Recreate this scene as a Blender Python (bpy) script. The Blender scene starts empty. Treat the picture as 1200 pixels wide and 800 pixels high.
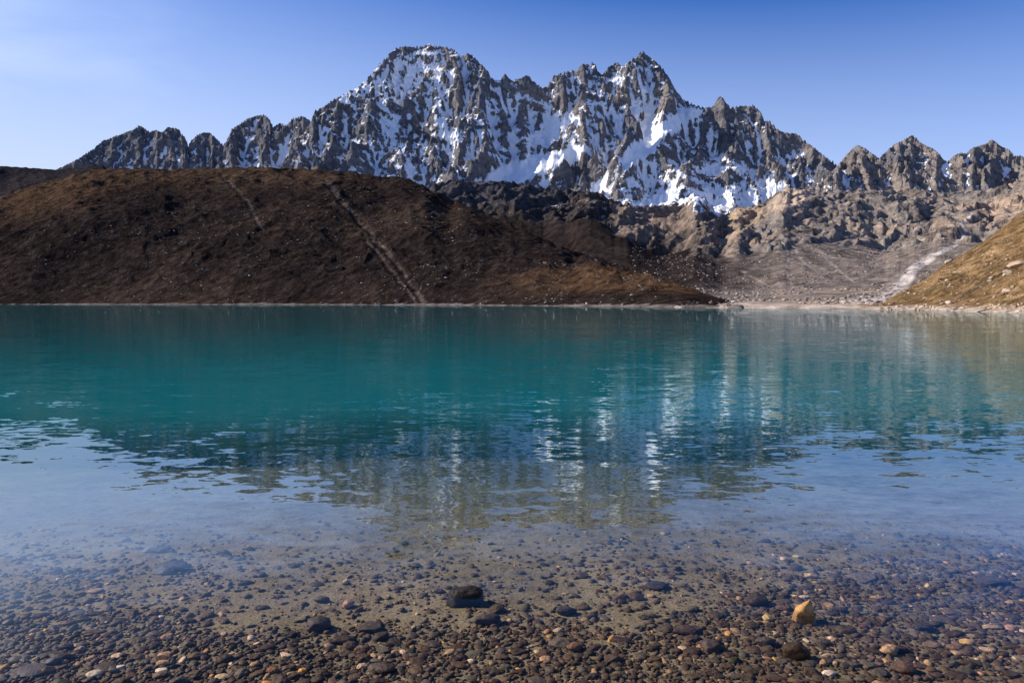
import bpy, math, random
import numpy as np

random.seed(7)
rng = np.random.default_rng(11)
scene = bpy.context.scene
COL = scene.collection
R = math.radians

# ------------------------------------------------------------------ camera
CAM_H, F, HOR = 1.7, 800.0, 354.0
PITCH = math.atan((400 - HOR) / F)
CP, SP = math.cos(PITCH), math.sin(PITCH)


def ray(px, py):
    """slopes X/Y and Z/Y of the sight line through a photo pixel"""
    cx = (np.asarray(px, float) - 600) / F
    cy = (400 - np.asarray(py, float)) / F
    f = CP + cy * SP
    return cx / f, (cy * CP - SP) / f


def project(x, y, z):
    z = z - CAM_H
    d = y * CP - z * SP
    u = y * SP + z * CP
    return 600 + F * x / d, 400 - F * u / d


cam_data = bpy.data.cameras.new("camera")
cam_data.sensor_width = 36
cam_data.lens = 24
cam_data.clip_start = 0.05
cam_data.clip_end = 40000
cam = bpy.data.objects.new("camera", cam_data)
COL.objects.link(cam)
cam.location = (0, 0, CAM_H)
cam.rotation_euler = (math.pi / 2 - PITCH, 0, 0)
scene.camera = cam

# ------------------------------------------------------------------ numpy noise
_perm = np.random.default_rng(3).permutation(256)
_perm = np.concatenate([_perm, _perm]).astype(np.int32)
_ang = np.linspace(0, 2 * np.pi, 32, endpoint=False)
_GX, _GY = np.cos(_ang).astype(np.float32), np.sin(_ang).astype(np.float32)


def perlin(x, y, seed=0):
    x = np.asarray(x, np.float64) + seed * 17.37
    y = np.asarray(y, np.float64) - seed * 9.71
    xf, yf = np.floor(x), np.floor(y)
    xi, yi = xf.astype(np.int64) & 255, yf.astype(np.int64) & 255
    fx, fy = (x - xf).astype(np.float32), (y - yf).astype(np.float32)
    u = fx * fx * fx * (fx * (fx * 6 - 15) + 10)
    v = fy * fy * fy * (fy * (fy * 6 - 15) + 10)
    a, b = _perm[xi], _perm[(xi + 1) & 255]

    def g(h, dx, dy):
        h = _perm[h] & 31
        return _GX[h] * dx + _GY[h] * dy
    n00 = g(a + yi, fx, fy)
    n10 = g(b + yi, fx - 1, fy)
    n01 = g(a + ((yi + 1) & 255), fx, fy - 1)
    n11 = g(b + ((yi + 1) & 255), fx - 1, fy - 1)
    l0 = n00 + u * (n10 - n00)
    l1 = n01 + u * (n11 - n01)
    return (l0 + v * (l1 - l0)) * 1.5


def fbm(x, y, lam, octv=5, gain=0.5, seed=0):
    s, a, t = 0, 1.0, 0
    for i in range(octv):
        s = s + a * perlin(x / lam, y / lam, seed + i)
        t += a
        a *= gain
        lam /= 2.03
    return s / t


def ridged(x, y, lam, octv=5, gain=0.5, seed=0):
    s, a, t, w = 0, 1.0, 0, 1.0
    for i in range(octv):
        n = 1 - np.abs(perlin(x / lam, y / lam, seed + i)) * 1.4
        n = np.clip(n, 0, 1) ** 2
        s = s + a * n * w
        w = np.clip(n * 1.6, 0.15, 1)
        t += a
        a *= gain
        lam /= 2.07
    return s / t


def facets(x, y, lam, seed=0):
    """broken rock: every cell of a shattered pattern is a block with its own height and tilt"""
    x, y = x / lam, y / lam
    xi, yi = np.floor(x).astype(np.int64), np.floor(y).astype(np.int64)
    best = np.full(x.shape, 1e9, np.float32)
    val = np.zeros(x.shape, np.float32)
    tab = np.random.default_rng(seed + 500).random((256, 5)).astype(np.float32)
    for dy in (-1, 0, 1):
        for dx in (-1, 0, 1):
            h = _perm[(_perm[(xi + dx) & 255] + yi + dy) & 255]
            r = tab[h]
            px_, py_ = (xi + dx + r[..., 0] - x), (yi + dy + r[..., 1] - y)
            d = px_ * px_ + py_ * py_
            v = (r[..., 2] - 0.5) + 1.3 * (r[..., 3] - 0.5) * px_ + 1.3 * (r[..., 4] - 0.5) * py_
            m = d < best
            best = np.where(m, d, best)
            val = np.where(m, v, val)
    return val


def blur(a, r):
    for ax in (0, 1):
        p = np.pad(a, [(r + 1, r) if i == ax else (0, 0) for i in (0, 1)], mode='edge')
        c = np.cumsum(p, axis=ax)
        n = 2 * r + 1
        a = (np.take(c, range(n, c.shape[ax]), ax) - np.take(c, range(0, c.shape[ax] - n), ax)) / n
    return a


def sstep(a, b, x):
    t = np.clip((x - a) / (b - a), 0, 1)
    return t * t * (3 - 2 * t)


def inpoly(px, py, poly):
    ins = np.zeros(px.shape, bool)
    n = len(poly)
    for i in range(n):
        (x0, y0), (x1, y1) = poly[i], poly[(i + 1) % n]
        c = (y0 > py) != (y1 > py)
        ins ^= c & (px < (x1 - x0) * (py - y0) / (y1 - y0 + 1e-9) + x0)
    return ins


# ------------------------------------------------------------------ mesh helpers
def link_mesh(name, verts, faces, mat=None, attrs=None, smooth=True, parent=None):
    me = bpy.data.meshes.new(name)
    verts = np.asarray(verts, np.float32)
    faces = np.asarray(faces, np.int32)
    k = faces.shape[1]
    me.vertices.add(len(verts))
    me.vertices.foreach_set('co', verts.ravel())
    me.loops.add(faces.size)
    me.loops.foreach_set('vertex_index', faces.ravel())
    me.polygons.add(len(faces))
    me.polygons.foreach_set('loop_start', np.arange(0, faces.size, k, dtype=np.int32))
    me.polygons.foreach_set('loop_total', np.full(len(faces), k, np.int32))
    me.update(calc_edges=True)
    for an, av in (attrs or {}).items():
        av = np.asarray(av, np.float32)
        if av.ndim == 1:
            at = me.attributes.new(an, 'FLOAT', 'POINT')
            at.data.foreach_set('value', av)
        else:
            at = me.attributes.new(an, 'FLOAT_COLOR', 'POINT')
            c = np.ones((len(av), 4), np.float32)
            c[:, :3] = av
            at.data.foreach_set('color', c.ravel())
    me.polygons.foreach_set('use_smooth', np.full(len(faces), smooth))
    ob = bpy.data.objects.new(name, me)
    if mat:
        me.materials.append(mat)
    COL.objects.link(ob)
    if parent:
        ob.parent = parent
    return ob


def grid_faces(ny, nx):
    i = np.arange(ny * nx).reshape(ny, nx)
    return np.stack([i[:-1, :-1], i[:-1, 1:], i[1:, 1:], i[1:, :-1]], -1).reshape(-1, 4)


def grid_normals(X, Y, Z):
    P = np.stack([X, Y, Z], -1)
    du = np.gradient(P, axis=1)
    dv = np.gradient(P, axis=0)
    n = np.cross(du, dv)
    n /= np.linalg.norm(n, axis=-1, keepdims=True) + 1e-9
    return np.where(n[..., 2:3] < 0, -n, n)


def structure(ob):
    ob['kind'] = 'structure'
    return ob


def tag(ob, label, cat, group=None, kind=None):
    ob['label'] = label
    ob['category'] = cat
    if group:
        ob['group'] = group
    if kind:
        ob['kind'] = kind
    return ob


# ------------------------------------------------------------------ materials
def new_mat(name):
    m = bpy.data.materials.new(name)
    m.use_nodes = True
    m.node_tree.nodes.clear()
    return m, m.node_tree.nodes, m.node_tree.links


class NT:
    def __init__(s, name):
        s.m, s.n, s.l = new_mat(name)

    def add(s, typ, ins=None, **props):
        nd = s.n.new(typ)
        for k, v in props.items():
            setattr(nd, k, v)
        for k, v in (ins or {}).items():
            if hasattr(v, 'is_linked') or v.__class__.__name__.startswith('NodeSocket'):
                s.l.new(v, nd.inputs[k])
            else:
                nd.inputs[k].default_value = v
        return nd

    def math(s, op, a, b=0.0, c=0.0, clamp=False):
        nd = s.add('ShaderNodeMath', {0: a, 1: b, 2: c}, operation=op)
        nd.use_clamp = clamp
        return nd.outputs[0]

    def mix(s, f, a, b, blend='MIX'):
        nd = s.n.new('ShaderNodeMix')
        nd.data_type = 'RGBA'
        nd.blend_type = blend
        for sock, v in ((nd.inputs[0], f), (nd.inputs[6], a), (nd.inputs[7], b)):
            if v.__class__.__name__.startswith('NodeSocket'):
                s.l.new(v, sock)
            else:
                sock.default_value = v if not isinstance(v, tuple) or len(v) == 4 else (*v, 1)
        return nd.outputs[2]

    def rng(s, v, a, b, c=0.0, d=1.0, smooth=True):
        nd = s.add('ShaderNodeMapRange', {0: v, 1: a, 2: b, 3: c, 4: d})
        nd.interpolation_type = 'SMOOTHSTEP' if smooth else 'LINEAR'
        return nd.outputs[0]

    def noise(s, vec, scale, detail=4, rough=0.55, dist=0.0):
        return s.add('ShaderNodeTexNoise', {'Vector': vec, 'Scale': scale, 'Detail': detail,
                                            'Roughness': rough, 'Distortion': dist})

    def pos(s):
        return s.add('ShaderNodeNewGeometry').outputs['Position']

    def attr(s, name):
        return s.add('ShaderNodeAttribute', attribute_name=name)

    def mapping(s, vec, sc=(1, 1, 1), rot=(0, 0, 0)):
        return s.add('ShaderNodeMapping', {'Vector': vec, 'Scale': sc, 'Rotation': rot}).outputs[0]

    def out(s, shader, vol=None):
        o = s.n.new('ShaderNodeOutputMaterial')
        s.l.new(shader, o.inputs[0])
        if vol:
            s.l.new(vol, o.inputs[1])
        return s.m


def terrain_mat(name, fine, mid, bump, snow=False, speck=None, contrast=0.5):
    """tint attribute times shader mottling; optional snow attribute with crisp broken edges"""
    t = NT(name)
    P = t.pos()
    tint = t.attr('tint').outputs['Color']
    n1 = t.noise(P, 1 / mid, 6, 0.62, 0.3).outputs[0]
    n2 = t.noise(P, 1 / fine, 5, 0.65).outputs[0]
    f = t.math('MULTIPLY', t.rng(n1, 0.3, 0.7, 1 - contrast, 1 + contrast, False), t.rng(n2, 0.3, 0.7, 0.72, 1.28, False))
    col = t.mix(1.0, tint, t.add('ShaderNodeCombineColor', {0: f, 1: f, 2: f}).outputs[0], 'MULTIPLY')
    if speck:
        v = t.add('ShaderNodeTexVoronoi', {'Vector': P, 'Scale': 1 / speck[0]}).outputs['Distance']
        k = t.math('MULTIPLY', t.rng(v, 0.14, 0.26, 1, 0), t.rng(n1, 0.5, 0.6))
        col = t.mix(t.math('MULTIPLY', k, speck[2]), col, speck[1])
    rough = 0.92
    hgt = t.math('ADD', t.math('MULTIPLY', n1, mid * 0.5), t.math('MULTIPLY', n2, fine * 0.6))
    if snow:
        s = t.attr('snow').outputs['Fac']
        n3 = t.noise(t.mapping(P, (1, 1, 0.7)), 1 / (fine * 2.2), 5, 0.7).outputs[0]
        k = t.rng(t.math('ADD', s, t.math('MULTIPLY', t.math('SUBTRACT', n3, 0.5), 0.95)), 0.44, 0.58)
        col = t.mix(k, col, (0.80, 0.82, 0.86))
        hgt = t.math('MULTIPLY', hgt, t.rng(k, 0, 1, 1, 0.25, False))
    bp = t.add('ShaderNodeBump', {'Height': hgt, 'Distance': 1.0, 'Strength': bump})
    b = t.add('ShaderNodeBsdfPrincipled', {'Base Color': col, 'Roughness': rough, 'Normal': bp.outputs[0],
                                           'Specular IOR Level': 0.0})
    return t.out(b.outputs[0])


# ------------------------------------------------------------------ lake bed and depth
BY = [-200, -20, 0.0, 1.6, 2.45, 3.0, 3.7, 5.0, 7.0, 9.0, 10.5, 13, 20, 60, 2000, 9000]
BZ = [9, 1.3, 0.32, 0.12, 0.0, -0.026, -0.062, -0.15, -0.28, -0.45, -0.75, -1.7, -4.5, -7, -9, -9]


def bed(x, y):
    x, y = np.asarray(x, float), np.asarray(y, float)
    yy = y + 0.16 * perlin(x / 2.7, y / 4.0, 40) + 0.10 * perlin(x / 1.1, y / 1.5, 41)
    yy = yy + (1.1 * perlin(x / 5, y / 12, 42) + 0.5 * perlin(x / 1.8, y / 4, 44)) * sstep(5, 10, y)
    z = np.interp(yy, BY, BZ)
    return z + 0.014 * perlin(x / 0.5, y / 0.5, 43) * sstep(60, 20, y)


def bed_point(px, py):
    tx, tz = ray(px, py)
    t = 3.0
    for _ in range(60):
        z = float(bed(tx * t, t))
        t = t * 0.5 + 0.5 * (CAM_H - z) / (-tz)
    return float(tx * t), float(t), float(bed(tx * t, t))


# ------------------------------------------------------------------ shared terrain geometry
class Terrain:
    """height field on a fan of columns; sk = skyline [(px,py)], depth knots per column"""

    def __init__(s, px0, px1, ncol, Ylist, sk):
        k = [ray(*p) for p in sk]
        s.kx = np.array([a for a, _ in k])
        s.kz = np.array([b for _, b in k])
        t0, t1 = (px0 - 600) / F, (px1 - 600) / F
        s.tx = np.linspace(t0, t1, ncol)
        s.tzr = np.interp(s.tx, s.kx, s.kz)
        s.Y = np.asarray(Ylist, float)
        s.TX, s.YY = np.meshgrid(s.tx, s.Y)
        s.X = s.TX * s.YY

    def px_of(s):
        return 600 + s.tx * F

    def fit_skyline(s, H, smooth, iters=3, lo=0.6, hi=1.6):
        w = np.ones(2 * smooth + 1)
        w /= w.sum()
        for i in range(iters):
            top = ((H - CAM_H) / s.YY).max(0)
            c = np.clip(s.tzr / np.maximum(top, 1e-4), lo, hi)
            c = np.convolve(np.pad(c, smooth, mode='edge'), w, 'valid')
            H = CAM_H + (H - CAM_H) * c[None, :]
        return H


OFF = [(-1, -1), (-1, 0), (-1, 1), (0, -1), (0, 1), (1, -1), (1, 0), (1, 1)]


def shift(a, dy, dx):
    p = np.pad(a, 1, mode='edge')
    return p[1 + dy:1 + dy + a.shape[0], 1 + dx:1 + dx + a.shape[1]]


def weather(H, cell, steps, K, m, talus, hard):
    """rain gathers downhill and cuts gullies; faces steeper than the rock can hold slump"""
    D = [cell * math.hypot(*o) for o in OFF]
    A = np.ones_like(H)
    for it in range(steps):
        S = np.stack([(H - shift(H, *o)) / d for o, d in zip(OFF, D)])
        W = np.clip(S, 0, None) ** 3
        W /= W.sum(0) + 1e-12
        for _ in range(6 if it else 60):
            inn = np.zeros_like(H)
            for k, (dy, dx) in enumerate(OFF):
                inn += shift(A * W[k], -dy, -dx)
            A = 1 + inn
        Sm = np.clip(S.max(0), 0, 3)
        H = H - np.minimum(K * hard(H) * A ** m * Sm, 0.35 * Sm * cell)
        S = np.stack([(H - shift(H, *o)) / d for o, d in zip(OFF, D)])
        ex = np.clip(S - talus, 0, None)
        tot = ex.max(0) * cell * 0.25
        w = ex / (ex.sum(0) + 1e-12)
        H = H - tot
        for k, (dy, dx) in enumerate(OFF):
            H = H + shift(tot * w[k], -dy, -dx)
    return H, A


def erode_fan(T, H, cell, steps, K, m=0.45, talus=1.8, dip=0.5, bed_h=38.0, seed=0, mask=None):
    Y0, Y1 = T.Y[0], T.Y[-1]
    xs = np.arange(min(T.tx[0] * Y1, T.tx[0] * Y0), max(T.tx[-1] * Y1, T.tx[-1] * Y0) + cell, cell)
    ys = np.arange(Y0, Y1, cell)
    G = np.empty((len(ys), len(xs)))
    fi = np.interp(ys, T.Y, np.arange(len(T.Y)))
    for a, (yy, f) in enumerate(zip(ys, fi)):
        i = min(int(f), len(T.Y) - 2)
        G[a] = np.interp(xs, T.tx * yy, H[i] * (1 - f + i) + H[i + 1] * (f - i))
    XX, YY = np.meshgrid(xs, ys)
    NZ = fbm(XX, YY, 200, 4, 0.5, seed + 77)

    def hard(h):
        q = (h + dip * XX + 60 * NZ) / bed_h
        return 0.35 + 1.3 * sstep(0.3, 0.7, np.abs(q % 1 - 0.5) * 2)
    E, A = weather(G, cell, steps, K, m, talus, hard)
    Dl, LA = E - G, np.log(A)
    gi = np.clip((T.Y - Y0) / cell, 0, len(ys) - 1.001)
    out, la = np.empty_like(H), np.empty_like(H)
    for r, f in enumerate(gi):
        i = int(f)
        out[r] = np.interp(T.tx * T.Y[r], xs, Dl[i] * (1 - f + i) + Dl[i + 1] * (f - i))
        la[r] = np.interp(T.tx * T.Y[r], xs, LA[i] * (1 - f + i) + LA[i + 1] * (f - i))
    if mask is not None:
        out = out * mask
    return H + out, la


def spur_field(T, lines, depth_fn):
    """upper envelope of roof-shaped spurs that leave the wall along traced lines"""
    best = np.full(T.X.shape, -1e9)
    WX = T.X + 34 * fbm(T.X, T.YY, 120, 4, 0.55, 401)
    WY = T.YY + 34 * fbm(T.X, T.YY, 120, 4, 0.55, 406)
    for pts, prot, slope in lines:
        prot = prot * 0.85
        n = len(pts)
        P = []
        for i, (px, py) in enumerate(pts):
            tx, tz = ray(px, py)
            pr = prot * min(1.0, i / max(1, n - 1) * 1.8) if n > 1 else prot
            Yd = depth_fn(tx, tz) - pr
            P.append((tx * Yd, Yd, CAM_H + tz * Yd))
        for (a, b) in zip(P[:-1], P[1:]):
            ax, ay, az = a
            bx, by, bz = b
            L2 = (bx - ax) ** 2 + (by - ay) ** 2 + 1e-6
            u = np.clip(((WX - ax) * (bx - ax) + (WY - ay) * (by - ay)) / L2, 0, 1)
            d = np.hypot(WX - (ax + u * (bx - ax)), WY - (ay + u * (by - ay)))
            best = np.maximum(best, az + u * (bz - az) - slope * d)
    return best


def smax(a, b, k):
    h = np.clip(0.5 + 0.5 * (a - b) / k, 0, 1)
    return b + (a - b) * h + k * h * (1 - h)


# ---- skylines traced as crest lines of the ridges
SK_LEFT = [(20, 225), (50, 208), (72, 196), (92, 186), (110, 174), (120, 165), (142, 157), (155, 152), (164, 147), (170, 151),
           (176, 155), (182, 152), (189, 155), (197, 149), (209, 151), (213, 157), (218, 163), (220, 172), (223, 166),
           (230, 159), (239, 155), (246, 155.5), (252, 161), (261, 170), (265, 166), (271, 152), (280, 146), (290, 139),
           (300, 135.5), (310, 134.5), (316, 140), (320, 149), (327, 144), (335, 147), (342, 139.5), (355, 136),
           (366, 143), (385, 165), (420, 190), (460, 215)]
SK_MAIN = [(270, 235), (310, 215), (335, 188), (350, 165), (363, 146), (368, 132), (380, 124), (390, 118), (405, 110), (426, 97),
           (439, 83), (446, 74), (455, 65), (464, 56), (477, 54.5), (491, 55), (504, 52), (516, 54.6), (533, 58),
           (537, 63.6), (544, 66), (547.5, 62), (556, 68), (569, 80), (577, 92), (581, 93.5), (588, 93), (591, 86),
           (599, 94), (608, 93), (618, 87), (624, 94), (635, 103), (642, 101), (649, 89.5), (656, 87), (664, 84),
           (677, 82), (682, 75), (689, 76), (696, 73.7), (702, 86), (706, 88), (714, 78), (723, 73), (730, 78),
           (739, 70.4), (746, 68), (751, 60.7), (759, 64.7), (775, 78), (784, 89.5), (791, 104), (801, 117), (811, 122),
           (825, 126.6), (837, 124), (840.5, 116), (846, 112), (856, 127), (865, 125), (884, 124), (891, 130), (894, 138),
           (899, 143), (901, 140), (912, 153), (922, 156), (933, 157), (944, 167), (962, 179), (980, 192), (993, 205),
           (1010, 216), (1040, 235), (1080, 255)]
SK_RIGHT = [(900, 235), (940, 225), (965, 212), (983, 192), (998, 175), (1006, 169.6), (1017, 176), (1026, 182), (1030, 186), (1036, 180), (1048, 169),
            (1058, 165), (1069, 158), (1078, 166), (1088, 172), (1098, 177), (1105, 187), (1110, 190), (1118, 182),
            (1126, 179), (1132, 180), (1140, 173), (1157, 168), (1162, 163), (1172, 170), (1184, 177), (1188, 183),
            (1196, 182), (1210, 188), (1230, 176), (1260, 190), (1300, 200)]
SK_HILL = [(-160, 268), (-60, 250), (0, 232), (38, 217), (71, 209), (109, 199.5), (142, 197), (200, 198.5), (247, 197), (285, 195.7),
           (367, 198), (427, 203), (443, 207), (468, 207), (482, 211), (500, 220), (540, 238), (600, 264), (660, 290),
           (740, 315), (800, 334), (840, 348), (870, 356), (920, 359)]
SK_ROCK = [(400, 240), (460, 228), (480, 224), (500, 221), (513, 215), (533, 210), (553, 213), (593, 212), (633, 219), (660, 222),
           (700, 225), (716, 234), (745, 242), (780, 240), (803, 232), (815, 226), (828, 234), (842, 250), (852, 251), (864, 243),
           (885, 242), (899, 234), (921, 218.5), (957, 224), (971, 225), (1006, 222), (1046, 223), (1078, 220),
           (1096, 226), (1130, 225), (1160, 222), (1180, 215), (1200, 211), (1300, 190), (1420, 185)]
SK_GRASS = [(1010, 361), (1029, 359), (1053, 343), (1083, 328), (1105, 311), (1127, 299), (1156, 280), (1173, 267.5), (1191, 255),
            (1200, 249), (1280, 200), (1400, 150), (1560, 110)]
SK_FAR = [(-200, 190), (-80, 188), (0, 194.5), (40, 197), (66, 199), (85, 197), (108, 192.5), (121, 194), (131, 205), (160, 230)]
SHORE = [(-300, 560), (0, 500), (400, 430), (600, 330), (800, 215), (1000, 170), (1100, 135), (1200, 105), (1350, 80), (1560, 62)]


def shoreY(px):
    return np.interp(px, [p for p, _ in SHORE], [q for _, q in SHORE])


def col3(*c):
    return np.array(c, np.float32)


def mixc(a, b, f):
    return a * (1 - f[..., None]) + b * f[..., None]


def finish_terrain(name, T, X, Y, Z, mat, tint, snow=None):
    at = {'tint': tint.reshape(-1, 3)}
    if snow is not None:
        at['snow'] = snow.ravel()
    V = np.stack([X, Y, Z], -1).reshape(-1, 3)
    ob = link_mesh(name, V, grid_faces(*X.shape), mat, at)
    structure(ob)
    return V.reshape(*X.shape, 3)


ROCK = col3(0.150, 0.147, 0.157)
TAN = col3(0.33, 0.265, 0.215)
DARK = col3(0.060, 0.056, 0.058)


def build_alp(name, px0, px1, ncol, Ynear, Yfoot, Ytop, Yback, nrow, sk, tz_foot, spurs, amp, lam, snow_bias, mat,
              snow_polys=(), bare_polys=(), fall=0.9, seed=0, tanf=0.5, soft_polys=()):
    Yl = np.concatenate([np.linspace(Ynear, Yfoot, 40, endpoint=False),
                         np.linspace(Yfoot - 0, Ytop + 60, nrow, endpoint=False),
                         np.linspace(Ytop + 60, Yback, 50)])
    T = Terrain(px0, px1, ncol, Yl, sk)
    tzmax = T.tzr.max()

    def depth(tx, tz):
        tr = np.interp(tx, T.kx, T.kz)
        g = np.clip((tz - tz_foot) / (tzmax - tz_foot), 0, 1)
        return Yfoot + (Ytop - Yfoot) * g ** 0.85
    # base wall: per column Z(Y)
    Yr = Yfoot + (Ytop - Yfoot) * np.clip((T.tzr - tz_foot) / (tzmax - tz_foot), 0.02, 1) ** 0.85
    H = np.empty_like(T.X)
    fr = np.linspace(0, 1, 30)
    for j in range(ncol):
        tzs = tz_foot + (T.tzr[j] - tz_foot) * fr
        g = np.clip((tzs - tz_foot) / (tzmax - tz_foot), 0, 1)
        Ys = Yfoot + (Ytop - Yfoot) * g ** 0.85
        Ys = np.maximum.accumulate(Ys + np.arange(30) * 0.01)
        Zs = CAM_H + tzs * Ys
        z = np.interp(Yl, Ys, Zs)
        z = np.where(Yl < Yfoot, (CAM_H + tz_foot * Yfoot) * (1 - (Yfoot - Yl) / (Yfoot - Ynear) * 0.9), z)
        z = np.where(Yl > Ys[-1], Zs[-1] - fall * (Yl - Ys[-1]), z)
        H[:, j] = z
    fl = CAM_H + tz_foot * Yfoot
    if spurs:
        S = spur_field(T, spurs, depth)
        H = smax(H, S, 14)
    # big buttresses, then weather them into ribs and gullies, then fine broken rock
    rise = np.clip((H - fl * 0.8) / 150, 0.12, 1)
    wx = lam * 0.24 * fbm(T.X, T.YY, lam, 3, 0.5, seed + 11)
    H = H + amp * 1.75 * rise * (ridged(T.X * 0.8 - 0.6 * T.YY + wx, T.YY * 0.7 + 0.5 * T.X, lam * 1.5, 4, 0.5, seed + 21) - 0.45)
    H = H + amp * 1.15 * rise * (ridged(T.X * 0.8 + 0.6 * T.YY + wx, T.YY * 0.7 - 0.5 * T.X, lam * 0.9, 4, 0.5, seed + 25) - 0.45)
    H = H + amp * 0.2 * fbm(T.X, T.YY, lam * 0.24, 4, 0.6, seed + 5) * rise
    H, LA = erode_fan(T, H, 5.0, 22, 0.30, 0.45, 1.8, 0.5, lam * 0.15, seed)
    x2, y2 = T.X + wx, T.YY
    rel2 = ridged(x2 * 0.75 - 0.65 * y2, y2 * 0.65 + 0.5 * x2, lam * 0.3, 6, 0.58, seed + 20) - 0.4
    soft = np.zeros_like(H)
    PX, PY = PXs, PYs = project(T.X, T.YY, H)
    for poly in soft_polys:
        soft = np.maximum(soft, inpoly(PX, PY, poly).astype(float))
    if soft_polys:
        soft = blur(soft, 6)
    H = H + amp * 0.30 * rel2 * rise * (1 - 0.85 * soft)
    # rock benches that dip to the left
    for dip, per, hgt_, sd_ in ((0.55, 0.15, 0.045, 31), (-0.75, 0.10, 0.030, 35), (0.1, 0.07, 0.020, 39)):
        q = (H + dip * T.X + lam * 0.30 * fbm(T.X, T.YY, lam * 0.7, 4, 0.5, seed + sd_)) / (lam * per)
        wk = sstep(-0.15, 0.25, fbm(T.X, T.YY, lam * 0.8, 3, 0.5, seed + sd_ + 2))
        H = H + (np.abs((q % 1) - 0.5) - 0.25) * lam * hgt_ * wk * rise * (1 - soft)
    for poly in soft_polys:
        m1 = blur(inpoly(PXs, PYs, poly).astype(float), 5)
        m = m1 > 0.5
        kf_ = 0.85 if poly is GLACIER else 0.45
        xc, yc, zc = T.X[m].mean(), T.YY[m].mean(), H[m].mean()
        H = H * (1 - kf_ * m1) + kf_ * m1 * (zc + 0.52 * (T.X - xc) + 0.62 * (T.YY - yc) + 5 * fbm(T.X, T.YY, 60, 3, 0.5, 37))
    var = 0.25 + 1.1 * sstep(-0.3, 0.35, fbm(T.X, T.YY, lam * 1.6, 3, 0.5, seed + 46))
    fx = T.X + 10 * fbm(T.X, T.YY, 40, 3, 0.5, seed + 41)
    fy = T.YY + 10 * fbm(T.X, T.YY, 40, 3, 0.5, seed + 42)
    H = H + (11 * facets(fx * 0.8 + 0.5 * fy, (fy - 0.4 * fx) * 0.8, 42, seed + 43) + 6 * facets(fx * 0.9 - 0.3 * fy, fy + 0.5 * fx, 20, seed + 44)
             + 2.5 * facets(fx, fy, 9, seed + 45)) * var * rise * (1 - soft)
    H = T.fit_skyline(H, max(2, ncol // 260), 3)
    # push faces out of the wall: buttresses, cracks
    Yd = T.YY - (ridged(T.X + 0.5 * H, H * 0.8 - 0.3 * T.X, lam * 0.3, 4, 0.5, seed + 50) - 0.45) * lam * 0.06 * rise * (1 - soft)
    X, Y, Z = T.X, Yd, H
    N = grid_normals(X, Y, Z)
    PX, PY = project(X, Y, Z)
    conc = blur(Z, 7) - Z
    conc = np.clip(conc / (amp * 0.16), -1.2, 1.2)
    conc2 = np.clip((blur(Z, 22) - Z) / (amp * 0.5), -1, 1)
    nz = N[..., 2]
    sn = 0.47 + snow_bias + 0.85 * (blur(nz, 1) - 0.60) + 0.10 * conc + 0.13 * conc2
    sn = sn + 0.22 * fbm(X, Z, 16, 3, 0.6, seed + 66) + 0.16 * fbm(X + 0.6 * Z, Z, lam * 2.2, 2, 0.5, seed + 67)
    sn = sn + 0.10 * (np.clip(blur(LA, 1), 0, 5) - 1.2)
    sn = sn + 0.16 * fbm(X, Z, lam * 0.9, 4, 0.6, seed + 60) + 0.22 * fbm(X * 0.8 - Z * 0.6, (Z * 0.8 + X * 0.6) * 0.4, lam * 0.2, 3, 0.55, seed + 64)
    # wind-loaded sides hold more
    for poly, v in snow_polys:
        m = blur(inpoly(PX + 9 * fbm(X, Z, 60, 4, 0.6, 71), PY + 7 * fbm(X, Z, 60, 4, 0.6, 72), poly).astype(float), 3)
        sn = sn + v * m
    tmask = sstep(-0.1, 0.45, fbm(X, Z, lam * 1.3, 4, 0.55, seed + 80) + tanf - 0.5)
    dmask = sstep(0.05, 0.5, fbm(X, Z, lam * 0.8, 4, 0.6, seed + 84))
    tint = mixc(mixc(np.broadcast_to(ROCK, X.shape + (3,)), TAN, tmask * 0.5), DARK, dmask * 0.45)
    st = 1 + 0.22 * perlin((Z + 0.35 * X) / (lam * 0.07), X / (lam * 3), seed + 90)
    tint = tint * st[..., None]
    finish_terrain(name, T, X, Y, Z, mat, tint.astype(np.float32), sn.astype(np.float32))


M_alp = terrain_mat('snow_and_rock', 2.6, 16, 1.3, snow=True, contrast=0.5)

SPURS = [
    ([(464, 57), (452, 80), (446, 108), (430, 140), (420, 175), (400, 215)], 70, 1.25),
    ([(504, 53), (500, 78), (498, 100), (488, 135), (476, 170), (470, 210)], 60, 1.35),
    ([(533, 59), (526, 84), (512, 108), (506, 140), (515, 175), (530, 215)], 80, 1.25),
    ([(548, 63), (562, 100), (566, 130), (578, 160), (560, 195), (545, 215)], 85, 1.2),
    ([(591, 87), (592, 115), (588, 140), (596, 160)], 55, 1.5),
    ([(618, 88), (612, 112), (614, 140), (608, 160)], 70, 1.4),
    ([(656, 88), (659, 112), (655, 135)], 60, 1.6),
    ([(689, 77), (684, 105), (672, 130), (650, 158)], 80, 1.3),
    ([(740, 71), (736, 100), (738, 130), (742, 152), (715, 178), (695, 215)], 110, 1.5),
    ([(760, 66), (782, 105), (790, 128), (768, 165), (740, 190), (705, 225)], 90, 1.15),
    ([(700, 158), (690, 178), (668, 195), (650, 225)], 120, 1.3),
    ([(825, 128), (818, 150), (815, 180), (800, 210), (790, 235)], 110, 1.1),
    ([(846, 114), (852, 142), (862, 170), (850, 200), (858, 232)], 90, 1.25),
    ([(884, 126), (896, 160), (912, 190), (920, 215)], 80, 1.3),
    ([(933, 159), (945, 185), (958, 212)], 60, 1.3),
    ([(368, 134), (365, 160), (352, 190)], 60, 1.5),
    ([(405, 112), (398, 145), (385, 180), (378, 210)], 80, 1.3),
]
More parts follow.
